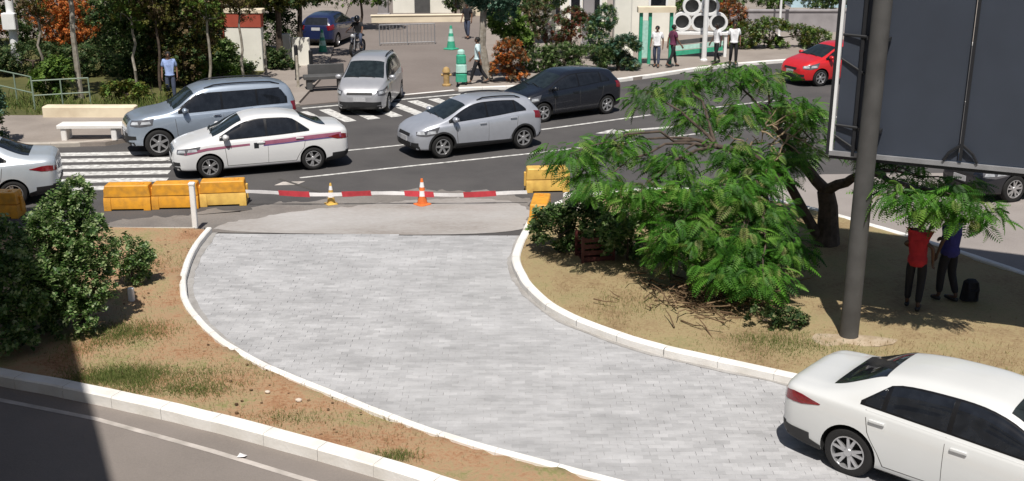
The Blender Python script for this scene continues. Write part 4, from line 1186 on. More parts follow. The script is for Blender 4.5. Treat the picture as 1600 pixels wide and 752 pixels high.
# ------------------------------------------------------------------ billboard on its pole
def billboard():
    u = Vector((.905, -.426, 0)); n = Vector((-.426, -.905, 0)); B = Vector((5.02, 17.3, 3.06)); Hh = 9.0; Wd = 9.2
    root = empty('billboard', (5.46, 16.84, .1), 0, 'big dark slate billboard seen from behind, on a grey steel pole in the island', 'billboard')
    P0 = Vector((5.46, 16.84, .1))
    ang = math.atan2(u.y, u.x)
    q = lambda a, d, z: B + u * a + n * d + Vector((0, 0, z)) - P0
    cuts = [0.06, 1.9, 3.75, 5.6, 7.4, 9.14]
    for a, b in zip(cuts, cuts[1:]):
        for z0, z1 in ((.07, 2.97), (2.985, 5.97), (5.985, Hh - .06)):
            mb = MB(); mb.box(q((a + b) / 2, 0, (z0 + z1) / 2), (b - a - .012, .03, z1 - z0), rz=ang); mb.build('panel_sheet', M['panel_slate'], root)
    mb = MB(); mb.box(q(.02, .0, Hh / 2), (.045, .09, Hh), rz=ang); mb.build('edge_trim', M['white_paint'], root)
    mb = MB(); mb.box(q(-.03, -.02, Hh / 2), (.05, .10, Hh + .02), rz=ang); mb.build('edge_channel', M['steel_dark'], root)
    mb = MB(); mb.box(q(Wd / 2, .01, .02), (Wd, .11, .07), rz=ang); mb.build('bottom_rail', M['rail_grey'], root)
    mb = MB(); mb.box(q(Wd / 2, -.01, -.05), (Wd, .06, .05), rz=ang); mb.build('lower_rail', M['steel_dark'], root)
    for a in (1.93, 3.8, 5.6, 7.4):
        mb = MB(); mb.box(q(a, .06, Hh / 2 + .04), (.045, .07, Hh - .1), rz=ang); mb.build('rib', M['steel_dark'], root)
        mb = MB()
        for s_ in (-1, 1): mb.tube([q(a, .07, .34), q(a + s_ * .17, .075, .20), q(a + s_ * .24, .07, .07)], .024, n=6)
        mb.build('gusset', M['steel_dark'], root)
    mb = MB(); mb.box(q(.36, .045, Hh / 2), (.05, .05, Hh), rz=ang); mb.build('rib', M['steel_dark'], root)
    for z in (.45, 1.85, 3.4, 5.0, 6.6, 8.2):
        mb = MB(); mb.tube([q(.06, .04, z + .02), q(.60, .10, z)], .022, n=6); mb.box(q(.60, .12, z), (.34, .16, .05), rz=ang); mb.build('bracket', M['steel_dark'], root)
    for z in (.3, 1.5):
        mb = MB(); mb.tube([q(.06, .03, z), q(.5, .06, z - .25)], .018, n=6); mb.build('brace', M['steel_dark'], root)
    mb = MB(); mb.tube([(0, 0, -.15), (0, 0, 2.6), (.02, 0, 5.4), (.03, 0, 11.7)], [.15, .145, .14, .135], n=18); mb.build('pole', M['pole_grey'], root)
billboard()
mb = MB()
vs = []; 
for k in range(18):
    t = 2 * math.pi * k / 18; rr = .50 * (1 + .75 * noise.noise(Vector((math.cos(t) * 1.5, math.sin(t) * 1.5, 4))))
    vs.append((rr * math.cos(t) * 1.25, rr * math.sin(t) * .8, .0))
vs += [(v[0] * .7, v[1] * .7, .03) for v in vs]
mb.add(vs, [[k, (k + 1) % 18, 18 + (k + 1) % 18, 18 + k] for k in range(18)] + [[18 + k for k in range(18)]])
tag(mb.build('footing', M['pad'], loc=(5.3, 16.75, .11)), kind='structure')

# ------------------------------------------------------------------ barriers, cones, tape, posts
def barrier(loc, rz, label, mat_low='yellow', mat_up='yellow', L=1.05, group='yellow plastic road barriers'):
    root = empty('road_barrier', (loc[0], loc[1], .005), rz, label, 'barrier', group)
    mb = MB()
    prof = [(-.24, .0), (-.24, .20), (-.205, .30), (.205, .30), (.24, .20), (.24, 0)]
    for x0, x1 in ((-L / 2, -L / 2 + .16), (-L / 2 + .16, L / 2 - .16), (L / 2 - .16, L / 2)):
        pr = prof if x0 + x1 != 0 else [(-.22, .035), (-.22, .20), (-.19, .30), (.19, .30), (.22, .20), (.22, .035)]
        vs = [(x0, y, z) for y, z in pr] + [(x1, y, z) for y, z in pr]
        mb.add(vs, [[0, 1, 7, 6], [1, 2, 8, 7], [2, 3, 9, 8], [3, 4, 10, 9], [4, 5, 11, 10], [5, 0, 6, 11], [5, 4, 3, 2, 1, 0], [6, 7, 8, 9, 10, 11]])
    mb.build('base', M[mat_low], root, angle=20)
    mb = MB(); mb.box((0, 0, .312), (L - .06, .34, .03)); mb.build('groove', M['yellow_orange'], root)
    mb = MB(); mb.box((0, 0, .45), (L, .40, .26), bev=.018, top=.93); mb.build('top_block', M[mat_up], root, angle=20)
    mb = MB(); mb.lathe([(.05, .0), (.05, .025), (.03, .03)], n=10, c=(L * .3, 0, .572)); mb.build('filler_cap', M['yellow_orange'], root)
    for s_ in (-1, 1):
        mb = MB(); mb.box((s_ * (L / 2 + .012), 0, .30), (.05, .09, .34), bev=.015); mb.build('coupling', M[mat_low], root)
    return root
barrier((-8.80, 24.85), R(3), 'yellow plastic road barrier, leftmost of the row of three in the sun')
barrier((-7.75, 24.98), R(4), 'yellow plastic road barrier in the middle of the row of three')
barrier((-6.72, 25.22), R(8), 'yellow-orange road barrier on the right end of the row of three, by the white post', 'yellow_pale', 'yellow')
barrier((-11.55, 24.2), R(2), 'yellow plastic road barrier in the shade at the left picture edge')
barrier((.85, 26.45), R(5), 'pale yellow plastic road barrier under the leftmost tree branches', 'yellow_pale', 'yellow_pale')
barrier((.62, 23.55), R(84), 'yellow plastic road barrier set end-on along the island kerb beside the dark shrub', 'yellow_pale', 'yellow')

def cone(loc, label, h=.70, m1='orange', m2='tape_white', group='traffic cones'):
    root = empty('traffic_cone', (loc[0], loc[1], loc[2] if len(loc) > 2 else .006), rnd.uniform(0, 1), label, 'cone', group)
    s_ = h / .7
    mb = MB(); mb.box((0, 0, .02 * s_), (.38 * s_, .38 * s_, .04 * s_), bev=.05 * s_); mb.build('base', M[m1], root)
    prof = lambda t: (.135 - .105 * t) * s_
    segs = [(0, .30, m1), (.30, .52, m2), (.52, .66, m1), (.66, .86, m2), (.86, 1.0, m1)]
    for a, b, m_ in segs:
        mb = MB(); mb.lathe([(prof(a), (.04 + .66 * a) * s_), (prof(b), (.04 + .66 * b) * s_)], n=16)
        mb.build('body' if m_ == m1 else 'reflective_band', M[m_], root)
    return root
cone((-2.09, 25.15), 'orange traffic cone with white bands behind the striped barrier tape', .62)
cone((-4.22, 25.2), 'small pale yellow traffic cone left of the orange cone', .5, 'yellow_pale', 'tape_white')
cone((-8.32, 49.5, .04), 'green and pale teal traffic cone in front of the dark blue car', 1.05, 'teal', 'teal_pale', 'green cones on the driveway')
cone((-2.75, 50.9, .04), 'green and pale teal traffic cone on the right side of the driveway', 1.05, 'teal', 'teal_pale', 'green cones on the driveway')

def tape():
    a = Vector((-6.15, 25.0, .36)); b = Vector((.35, 25.15, .30))
    root = empty('barrier_tape', (a + b) / 2, 0, 'red and white striped barrier tape stretched across the end of the paved lane', 'tape')
    c = (a + b) / 2
    cuts = [0, .116, .225, .34, .444, .5625, .667, .773, .889, 1.0]
    for k, (s0, s1) in enumerate(zip(cuts, cuts[1:])):
        n = 6; vs = []; fs = []
        red = k % 2
        for i in range(n + 1):
            t = s0 + (s1 - s0) * i / n
            p = a.lerp(b, t) - c; p.z -= .05 * math.sin(math.pi * 2 * t) ** 2 + .03 * math.sin(math.pi * t)
            w = (.066 if red else .042) * (1 + .15 * noise.noise(p * 4))
            tw = .35 * noise.noise(p * .9)
            d = Vector((-.15, math.sin(tw) * 1, math.cos(tw))).normalized() * w
            nn = Vector((.1, -1, 0)).normalized() * .004
            vs += [p - d - nn, p + d - nn, p + d + nn, p - d + nn]
        for i in range(n):
            for j in range(4):
                j2 = (j + 1) % 4
                fs.append([i * 4 + j, i * 4 + j2, i * 4 + 4 + j2, i * 4 + 4 + j])
        fs += [[0, 1, 2, 3], [n * 4 + 3, n * 4 + 2, n * 4 + 1, n * 4]]
        mb = MB(); mb.add(vs, fs); mb.build('red_stripe' if red else 'white_stripe', M['tape_red' if red else 'tape_white'], root)
tape()
mb = MB(); mb.box((0, 0, .48), (.11, .11, .96), bev=.015); mb.box((0, 0, .98), (.13, .13, .05), bev=.015)
tag(mb.build('marker_post', M['white_paint'], loc=(-6.81, 23.05, .08)), 'square white post at the corner of the verge, in front of the barriers', 'post')
mb = MB(); mb.box((0, 0, .12), (.10, .10, .26), bev=.02); tag(mb.build('stake', M['white_paint'], loc=(-6.72, 18.55, .1)), 'short white stake on the verge beside the small round bush', 'stake')

def crate():
    root = empty('crate', (1.62, 20.85, .11), R(12), 'dark red slatted plastic crate half hidden behind the low shrubs', 'crate')
    for k in range(4):
        for s_ in (-1, 1):
            mb = MB(); mb.box((0, s_ * .24, .08 + .13 * k), (.62, .03, .085)); mb.build('slat', M['red_plastic'], root)
    for sx in (-1, 1):
        for s_ in (-1, 1):
            mb = MB(); mb.box((sx * .31, s_ * .24, .27), (.05, .05, .54)); mb.build('corner_post', M['red_plastic'], root)
    mb = MB(); mb.box((0, 0, .03), (.58, .45, .03)); mb.build('bottom', M['red_plastic'], root)
crate()
mb = MB(); mb.box((0, 0, .2), (.75, .35, .4), bev=.04, top=.92)
tag(mb.build('concrete_block', M['kerb_paint'], loc=(1.5, 24.3, .1)), 'whitewashed concrete block behind the yellow barrier and the dark shrub', 'block')

# ------------------------------------------------------------------ people
def skin_mesh(name, J, edges, rad, m, root_i=0, levels=1):
    me = bpy.data.meshes.new(name)
    me.from_pydata(J, edges, [])
    o = bpy.data.objects.new(name, me); COL.objects.link(o)
    o.modifiers.new('skin', 'SKIN')
    sk = me.skin_vertices[0].data
    for i, r in enumerate(rad):
        sk[i].radius = r if hasattr(r, '__len__') else (r, r)
        sk[i].use_root = (i == root_i)
    sb = o.modifiers.new('sub', 'SUBSURF'); sb.levels = levels; sb.render_levels = levels
    dg = bpy.context.evaluated_depsgraph_get()
    out = bpy.data.meshes.new_from_object(o.evaluated_get(dg))
    bpy.data.objects.remove(o)
    out.name = name
    out.materials.clear(); out.materials.append(m)
    out.polygons.foreach_set('material_index', [0] * len(out.polygons))
    out.polygons.foreach_set('use_smooth', [True] * len(out.polygons))
    return out

def person(label, loc, heading, top, bottom, h=1.70, stride=0.0, arms=None, skin='skin_a', hairm='hair', sit=None, group='pedestrians', hem=0.07, helmet=None):
    """one skinned body on a jointed skeleton, dressed in shirt, trousers, shoes and hair; +Y is forward"""
    k = h / 1.70
    root = empty('person', loc, R(heading) - math.pi / 2, label, 'person', group)
    J = {'pel': (0, 0, .93), 'sp': (0, .01, 1.10), 'ch': (0, 0, 1.30), 'nk': (0, .0, 1.44), 'nk2': (0, .015, 1.49), 'hd': (0, .03, 1.575), 'tp': (0, .015, 1.655), 'chin': (0, .07, 1.525), 'nose': (0, .125, 1.575)}
    for s_, n in ((-1, 'r'), (1, 'l')):
        st = stride * s_
        J['sh' + n] = (s_ * -.17, 0, 1.385)
        J['hp' + n] = (s_ * -.09, 0, .89)
        J['kn' + n] = (s_ * -.10, st * .45 + .03, .50)
        J['an' + n] = (s_ * -.10, st - (.10 if st < 0 else 0), .09 + (.05 if st < -.1 else 0))
        J['to' + n] = (s_ * -.11, st + .13, .035)
        a = (arms or {}).get(n)
        if a: J['el' + n], J['wr' + n] = a
        else:
            J['el' + n] = (s_ * -.235, -.02 - st * .35, 1.12); J['wr' + n] = (s_ * -.24, .06 - st * .8, .89)
    if sit: J.update(sit)
    V = {q: Vector(p) * k for q, p in J.items()}
    names = list(V); idx = {q: i for i, q in enumerate(names)}
    co = [V[q] for q in names]
    ed = [('pel', 'sp'), ('sp', 'ch'), ('ch', 'nk'), ('nk', 'nk2'), ('nk2', 'hd'), ('hd', 'tp'), ('hd', 'nose')]
    names.remove('chin'); co = [V[q] for q in names]; idx = {q: i for i, q in enumerate(names)}
    for n in 'rl': ed += [('ch', 'sh' + n), ('sh' + n, 'el' + n), ('el' + n, 'wr' + n), ('pel', 'hp' + n), ('hp' + n, 'kn' + n), ('kn' + n, 'an' + n), ('an' + n, 'to' + n)]
    E_ = [(idx[a], idx[b]) for a, b in ed]
    RD = {'pel': (.105, .08), 'sp': (.09, .07), 'ch': (.115, .085), 'nk': .055, 'nk2': .05, 'hd': (.075, .092), 'tp': (.055, .07), 'nose': .014, 'sh': .055, 'el': .038, 'wr': .026, 'hp': .082, 'kn': .052, 'an': .036, 'to': .034}
    rad = []
    for q in names:
        r_ = RD.get(q) or RD.get(q[:-1])
        rad.append(tuple(c * k for c in r_) if hasattr(r_, '__len__') else r_ * k)
    # hands: palm and five bent fingers grown from each wrist
    for n, s_ in (('r', -1), ('l', 1)):
        w = V['wr' + n]; d = (V['wr' + n] - V['el' + n]).normalized()
        sd = Vector((0, 1, 0)); sd = (sd - d * sd.dot(d)).normalized(); inn = d.cross(sd) * s_
        pi = len(co); co.append(w + d * .075 * k); rad.append((.034 * k, .018 * k)); E_.append((idx['wr' + n], pi))
        for f_, (off, ln) in enumerate(((.030, .075), (.010, .085), (-.010, .08), (-.030, .06))):
            b = co[pi] + d * .03 * k + sd * off * k
            a1 = b + d * ln * .5 * k + inn * .008 * k; a2 = a1 + d * ln * .42 * k + inn * .03 * k
            q = len(co); co += [b, a1, a2]; rad += [.010 * k, .009 * k, .007 * k]; E_ += [(pi, q), (q, q + 1), (q + 1, q + 2)]
        b = w + d * .045 * k + sd * .04 * k; q = len(co)
        co += [b, b + d * .045 * k + sd * .02 * k + inn * .012 * k]; rad += [.012 * k, .009 * k]; E_ += [(pi, q), (q, q + 1)]
    link('body', skin_mesh('body', [tuple(c) for c in co], E_, rad, M[skin]), root)
    def part(nm, keys, edges, rr, m_, lv=1):
        P = [tuple(V[q] if isinstance(q, str) else q) for q in keys]
        return link(nm, skin_mesh(nm, P, edges, [tuple(c * k for c in r_) if hasattr(r_, '__len__') else r_ * k for r_ in rr], M[m_], levels=lv), root)
    mid = lambda a, b, t: V[a].lerp(V[b], t)
    part('shirt', ['sp', 'ch', mid('ch', 'nk', .75), 'shr', mid('shr', 'elr', .8), 'shl', mid('shl', 'ell', .8), V['pel'].copy(), V['pel'] - Vector((0, 0, hem)) * k], [(8, 7), (7, 0), (0, 1), (1, 2), (1, 3), (3, 4), (1, 5), (5, 6)],
         [(.158, .130), (.165, .132), .085, .080, .064, .080, .064, (.180, .158), (.192, .170)], top)
    part('trousers', [mid('pel', 'sp', .35), 'hpr', 'knr', mid('knr', 'anr', .9), 'hpl', 'knl', mid('knl', 'anl', .9), 'pel'], [(0, 7), (7, 1), (1, 2), (2, 3), (7, 4), (4, 5), (5, 6)],
         [(.115, .095), .098, .075, .058, .098, .075, .058, (.125, .105)], bottom)
    for n in 'rl':
        part('shoe', [V['an' + n] + Vector((0, -.05, -.045)) * k, V['an' + n] + Vector((0, .03, -.05)) * k, V['to' + n] + Vector((0, .03, .0))], [(0, 1), (1, 2)], [.042, .046, .036], 'black_plastic')
    c = V['hd']
    mb = MB()
    if helmet:
        mb.ball(c + Vector((0, .0, .02)), (.135 * k, .155 * k, .145 * k), n=14, m=9)
        mb.build('helmet', M[helmet], root)
    else:
        mb.ball(c + Vector((0, -.022, .035)) * k, (.092 * k, .105 * k, .092 * k), n=14, m=9)
        mb.v = [(x, y, max(z, c.z - .03 * k) if y > c.y - .01 else z) for x, y, z in mb.v]
        mb.v = [(x, min(y, c.y + .055 * k), z) for x, y, z in mb.v]
        mb.build('hair', M[hairm], root)
    for s_ in (-1, 1):
        mb = MB(); mb.ball(c + Vector((s_ * .032, .088, .012)) * k, .011 * k, n=6, m=4); mb.build('eye', M['eye'], root)
        mb = MB(); mb.ball(c + Vector((s_ * .083, .0, .0)) * k, (.012 * k, .022 * k, .034 * k), n=6, m=5); mb.build('ear', M[skin], root)
    mb = MB(); mb.box(c + Vector((0, .093, -.045)) * k, (.045 * k, .012 * k, .010 * k)); mb.build('mouth', M['eye'], root)
    return root

person('person in a pale mint shirt and black trousers walking past the tall green bin', (-1.25, 41.1, .12), 170, 'cloth_mint', 'cloth_black', 1.72, .26)
person('person in a white top and dark jeans at the green gate', (5.8, 45.05, .12), 250, 'cloth_white', 'cloth_denim', 1.66, .10)
person('person in a dark maroon top and black trousers striding right of the green gate', (6.45, 45.1, .12), 20, 'cloth_purple', 'cloth_black', 1.70, .22)
person('person in white and black just right of the tall white pole', (8.35, 45.9, .12), 200, 'cloth_white', 'cloth_black', 1.66, .12, skin='skin_b')
person('person in a white shirt and black trousers, farthest right of the pedestrians', (8.98, 45.6, .12), 265, 'cloth_white', 'cloth_black', 1.74, .05)
person('person in a red shirt standing in the shade under the tree right of the pole', (6.92, 18.12, .13), 62, 'cloth_red', 'cloth_black', 1.70, .04, skin='skin_b', arms={'r': ((-.23, .0, 1.14), (-.15, .22, 1.02)), 'l': ((.235, -.02, 1.12), (.24, .05, .89))}, hem=.20, group='people in the shade of the tree')
person('person in a navy blue shirt standing in the shade, facing the one in red', (7.62, 18.5, .13), 118, 'cloth_navy', 'cloth_black', 1.74, .05, skin='skin_b', arms={'r': ((-.235, -.02, 1.12), (-.24, .05, .89)), 'l': ((.23, .0, 1.14), (.14, .24, 1.04))}, hem=.17, group='people in the shade of the tree')
person('person in a light blue shirt standing behind the tall blue-silver vehicle', (-11.45, 37.4, .14), 280, 'cloth_blue', 'cloth_denim', 1.70, .05)
person('person in dark clothes standing at the top of the driveway', (-2.15, 54.5, .04), 240, 'cloth_black', 'cloth_denim', 1.72, .08)

# the motorcycle behind the minivan and its rider
def motorcycle(loc, hd):
    root = empty('motorcycle', loc, R(hd), 'dark motorcycle coming down the driveway behind the minivan', 'motorcycle')
    for x in (-.64, .64):
        mb = MB(); mb.lathe([(.22, -.045), (.29, -.05), (.31, 0), (.29, .05), (.22, .045)], n=22, axis='Y', c=(x, 0, .31), closed=True); w = mb.build('wheel', M['rubber'], root)
        mb = MB(); mb.lathe([(.23, -.02), (.20, -.02), (.20, .02), (.23, .02)], n=22, axis='Y', c=(x, 0, .31), closed=True)
        for k in range(5):
            a = k * 1.2566; mb.tube([(x, 0, .31), (x + .21 * math.cos(a), 0, .31 + .21 * math.sin(a))], .014, n=5)
        mb.build('rim', M['alloy'], w)
    mb = MB(); mb.tube([(.50, 0, .85), (.1, 0, .55), (-.2, 0, .45), (-.62, 0, .62)], .03); mb.tube([(-.62, 0, .31), (-.15, 0, .42)], .025); mb.build('frame', M['steel_dark'], root)
    mb = MB()
    for s_ in (-1, 1): mb.tube([(.64, s_ * .07, .31), (.46, s_ * .07, .95)], .022)
    mb.build('fork', M['alloy'], root)
    mb = MB(); mb.ball((.16, 0, .80), (.27, .14, .13)); mb.build('fuel_tank', M['car_black'], root)
    mb = MB(); mb.box((-.35, 0, .80), (.66, .24, .10), bev=.05); mb.build('seat', M['black_plastic'], root)
    mb = MB(); mb.box((.02, 0, .44), (.36, .26, .30), bev=.06); mb.build('engine', M['alloy'], root)
    mb = MB(); mb.tube([(.40, -.36, 1.02), (.46, -.12, 1.0), (.46, .12, 1.0), (.40, .36, 1.02)], .016); mb.build('handlebar', M['steel_dark'], root)
    mb = MB(); mb.ball((.58, 0, .88), (.07, .09, .09)); mb.build('headlight', M['lamp_clear'], root)
    mb = MB(); mb.tube([(.15, -.16, .38), (-.2, -.17, .30), (-.72, -.17, .36)], [.025, .035, .05]); mb.build('exhaust', M['chrome'], root)
    mb = MB(); mb.box((.66, 0, .64), (.38, .11, .03), bev=.02); mb.build('mudguard', M['car_black'], root)
motorcycle((-6.75, 49.2, .03), 258)
sit = {'pel': (0, 0, .90), 'sp': (0, .03, 1.07), 'ch': (0, .08, 1.26), 'nk': (0, .12, 1.39), 'nk2': (0, .14, 1.44), 'hd': (0, .16, 1.53), 'tp': (0, .15, 1.61), 'nose': (0, .255, 1.53), 'chin': (0, .2, 1.48)}
for s_, n in ((-1, 'r'), (1, 'l')):
    q = -s_
    sit.update({'sh' + n: (q * .17, .09, 1.34), 'hp' + n: (q * .09, .02, .88), 'kn' + n: (q * .20, .40, .72), 'an' + n: (q * .19, .22, .34), 'to' + n: (q * .20, .36, .29), 'el' + n: (q * .28, .30, 1.15), 'wr' + n: (q * .33, .52, 1.07)})
person('person in a black helmet and dark jacket riding the motorcycle on the driveway', (-6.75 - .25 * math.cos(R(258)), 49.2 - .25 * math.sin(R(258)), .03), 258, 'cloth_black', 'cloth_denim', 1.70, sit=sit, helmet='car_black', group='motorcycle rider')
mb = MB(); mb.box((0, 0, .20), (.30, .20, .38), bev=.08, top=.75); mb.tube([(-.08, -.1, .36), (-.08, -.17, .25), (-.08, -.12, .05)], .018, n=6); mb.tube([(.08, -.1, .36), (.08, -.17, .25), (.08, -.12, .05)], .018, n=6); mb.box((0, -.10, .14), (.2, .06, .16), bev=.03)
tag(mb.build('rucksack', M['cloth_black'], loc=(8.05, 18.5, .13)), 'black rucksack on the ground beside the person in navy blue', 'rucksack')

# ------------------------------------------------------------------ far pavement: benches, railings, posts, walls, kiosks
def bench():
    root = empty('bench', (-12.05, 31.75, .12), R(2), 'low white concrete bench on the left pavement at the end of the crosswalk', 'bench')
    mb = MB(); mb.box((0, 0, .40), (1.95, .55, .10), bev=.02); mb.build('seat', M['kerb_paint'], root)
    for x in (-.80, .62):
        mb = MB(); mb.box((x, 0, .175), (.16, .48, .35), bev=.02); mb.build('leg', M['kerb_paint'], root)
bench()
mb = MB(); mb.box((0, 0, .17), (2.9, .42, .36), bev=.03)
tag(mb.build('planter_wall', M['cream_paint'], loc=(-13.35, 35.05, .11)), 'low cream wall along the grass bank behind the white bench', 'wall')
def railing(name, a, b, label, h=1.0, posts=4, m='rail_green', group=None, rails=(.5, 1.0), pick=.0):
    a = Vector(a); b = Vector(b); root = empty(name, (a + b) / 2, math.atan2(b.y - a.y, b.x - a.x), label, 'railing', group)
    L = (b - a).length
    for k in range(posts):
        mb = MB(); mb.tube([(-L / 2 + L * k / (posts - 1), 0, -.05), (-L / 2 + L * k / (posts - 1), 0, h)], .025, n=7); mb.build('post', M[m], root)
    for r_ in rails:
        mb = MB(); mb.tube([(-L / 2, 0, h * r_), (L / 2, 0, h * r_)], .022, n=7); mb.build('rail', M[m], root)
    if pick:
        n = int(L / pick)
        for k in range(1, n):
            mb = MB(); mb.tube([(-L / 2 + L * k / n, 0, h * rails[0]), (-L / 2 + L * k / n, 0, h * rails[-1])], .012, n=5); mb.build('picket', M[m], root)
railing('railing', (-18.2, 38.4, .13), (-15.6, 36.2, .13), 'pale green metal railing on the grass bank at the left edge', 1.05, 4)
railing('railing', (-15.5, 36.0, .13), (-13.9, 36.6, .13), 'short pale green railing nearer the thin pale tree', .95, 3)
railing('crowd_barrier', (-6.1, 52.0, .03), (-3.6, 52.6, .03), 'grey metal crowd barrier standing across the driveway', .95, 3, 'rail_grey', None, (.12, 1.0), .16)

def post(loc, h, r, m, label, group, cap=True):
    mb = MB(); mb.lathe([(r * 1.25, -.05), (r * 1.25, .05), (r, .07), (r, h - .03), (r * .6, h)], n=12)
    tag(mb.build('bollard', M[m], loc=loc), label, 'bollard', group)
post((-8.07, 42.0, .12), 1.3, .075, 'steel_dark', 'dark bollard left of its twin, behind the tall blue-silver vehicle', 'dark bollards by the driveway')
post((-7.42, 41.4, .12), 1.2, .075, 'steel_dark', 'dark bollard nearest the driveway, right of its twin', 'dark bollards by the driveway')
post((-9.5, 43.2, .12), 1.35, .055, 'bark_pale', 'slim pale post in front of the white wall panels', 'slim pale posts')
post((-7.75, 40.4, .12), 1.15, .05, 'bark_pale', 'slim pale post behind the rear of the tall blue-silver vehicle', 'slim pale posts')
def stone_bench():
    root = empty('stone_bench', (-6.75, 40.2, .12), R(15), 'dark stone bench at the edge of the driveway left of the minivan', 'bench')
    mb = MB(); mb.box((0, 0, .42), (1.5, .55, .12), bev=.02); mb.build('seat', M['dark_stone'], root)
    for x in (-.55, .55):
        mb = MB(); mb.box((x, 0, .18), (.2, .45, .36), bev=.02); mb.build('leg', M['dark_stone'], root)
    mb = MB(); mb.box((.1, .42, .62), (1.3, .10, .38), bev=.02); mb.build('backrest', M['dark_stone'], root)
stone_bench()
def totem():
    root = empty('totem_sign', (-10.5, 44.3, .12), R(-4), 'white totem sign with a red and cream top among the shrubs', 'sign')
    mb = MB(); mb.box((.0, 0, .85), (1.45, .35, 1.7), bev=.02); mb.build('panel', M['white_wall'], root)
    mb = MB(); mb.box((0, 0, 1.98), (1.5, .40, .54), bev=.02); mb.build('red_band', M['red_wall'], root)
    mb = MB(); mb.box((.02, 0, 2.33), (1.62, .46, .16), bev=.02); mb.build('cap', M['cream'], root)
    mb = MB(); mb.box((-.82, 0, 1.2), (.14, .42, 2.5), bev=.02); mb.build('side_column', M['red_wall'], root)
totem()
for x, y, w, h, lab in ((-9.25, 46.0, .42, 1.25, 'narrow white wall panel beside the totem sign'), (-8.55, 45.6, .72, 1.15, 'wider white wall panel left of the dark blue car')):
    mb = MB(); mb.box((0, 0, h / 2 - .03), (w, .16, h), bev=.02); tag(mb.build('wall_panel', M['white_wall'], loc=(x, y, .12)), lab, 'wall', 'white wall panels')
def utility_pole():
    root = empty('utility_pole', (-19.55, 44.3, .12), 0, 'white utility pole with a bright box and a grey meter box at the upper left', 'pole')
    mb = MB(); mb.tube([(0, 0, -.1), (0, 0, 4.5), (0, 0, 9)], [.17, .15, .12], n=12); mb.build('pole', M['white_paint'], root)
    mb = MB(); mb.box((.02, -.22, 1.95), (.52, .30, .62), bev=.03); mb.build('cabinet', M['white_paint'], root)
    mb = MB(); mb.box((.08, -.2, .58), (.52, .28, .60), bev=.03); mb.build('meter_box', M['rail_grey'], root)
utility_pole()
def lamp_post(loc, h, label, r=.07):
    root = empty('lamp_post', loc, 0, label, 'lamp post', 'slim white lamp posts')
    mb = MB(); mb.tube([(0, 0, -.1), (0, 0, h)], [r, r * .7], n=10); mb.build('pole', M['white_paint'], root)
    mb = MB(); mb.lathe([(r * 1.4, 0), (r * 1.4, .05), (r * 1.1, .09)], n=10); mb.build('base', M['white_paint'], root)
    mb = MB(); mb.tube([(0, 0, h), (.3, -.5, h + .25), (.5, -1.0, h + .28)], r * .6, n=8); mb.box((.55, -1.15, h + .27), (.18, .5, .1), bev=.03); mb.build('lamp_head', M['rail_grey'], root)
lamp_post((8.0, 46.8, .12), 6.0, 'tall white lamp post standing among the pedestrians in front of the ring sculpture', .11)
lamp_post((12.9, 54.6, .12), 6.0, 'thin white lamp post in front of the grey wall at upper right', .06)
post((.39, 45.0, .12), 2.2, .07, 'bark_pale', 'tall pale post among the shrubs behind the black hatchback', 'slim pale posts')

def ring_sculpture():
    root = empty('ring_sculpture', (8.0, 48.2, .12), R(-6), 'stack of five white rings on a sloping green and white stand', 'sculpture')
    Rr = .39
    for x, z in ((-.76, 1.45), (0, 1.45), (.76, 1.45), (-.38, 2.11), (.38, 2.11)):
        mb = MB(); mb.lathe([(Rr, -.22), (Rr, .22), (Rr - .10, .22), (Rr - .10, -.22)], n=24, axis='Y', c=(x, 0, z), closed=True); rg = mb.build('ring', M['white_paint'], root)
        mb = MB(); mb.lathe([(Rr - .11, .10), (Rr - .11, .14)], n=20, axis='Y', c=(x, 0, z)); mb.build('back_disc', M['dark_stone'], rg)
    mb = MB(); mb.box((0, 0, .99), (2.5, .5, .12), bev=.02); mb.build('shelf', M['white_paint'], root)
    for x in (-1.1, 1.1):
        mb = MB(); mb.box((x, 0, .47), (.12, .4, .95)); mb.build('support', M['white_paint'], root)
    for z, m_ in ((.25, 'teal'), (.47, 'teal_pale'), (.70, 'dark_stone')):
        mb = MB(); mb.box((0, -.22, z), (2.0, .10, .18), bev=.01, rot=Matrix.Rotation(R(-7), 3, 'Y')); mb.build('slanted_board', M[m_], root)
ring_sculpture()
def gate():
    root = empty('gate', (5.85, 46.0, .12), R(3), 'green gate frame with a cream beam beside the pedestrians', 'gate')
    for x in (-.62, -.25, .62):
        mb = MB(); mb.box((x, 0, 1.05), (.13, .16, 2.1), bev=.01); mb.build('post', M['teal'], root)
    mb = MB(); mb.box((0, 0, 2.2), (1.55, .34, .24), bev=.02); mb.build('beam', M['cream_paint'], root)
    mb = MB(); mb.box((-.43, .02, 1.0), (.26, .06, 1.5)); mb.build('leaf', M['teal_pale'], root)
gate()
def green_bin():
    root = empty('green_bin', (-1.86, 41.0, .12), R(5), 'tall green and pale green bin beside the person in mint', 'bin')
    for z, m_, w in ((.28, 'teal', .42), (.62, 'teal_pale', .40), (.95, 'teal', .36), (1.2, 'teal_pale', .26)):
        mb = MB(); mb.box((0, 0, z), (w, w, .33 if z < 1.1 else .16), bev=.06, top=.93); mb.build('lid' if z > 1.1 else 'body', M[m_], root)
    for x in (-.15, .15):
        mb = MB(); mb.lathe([(.07, -.03), (.07, .03)], n=10, axis='X', c=(x, -.16, .07)); mb.build('wheel', M['rubber'], root)
green_bin()
mb = MB(); mb.lathe([(.16, 0), (.16, .06), (.11, .08), (.11, .48), (.15, .5), (.15, .55), (.10, .66), (.03, .70)], n=14); mb.lathe([(.05, -.19), (.05, .19)], n=8, axis='X', c=(0, 0, .40))
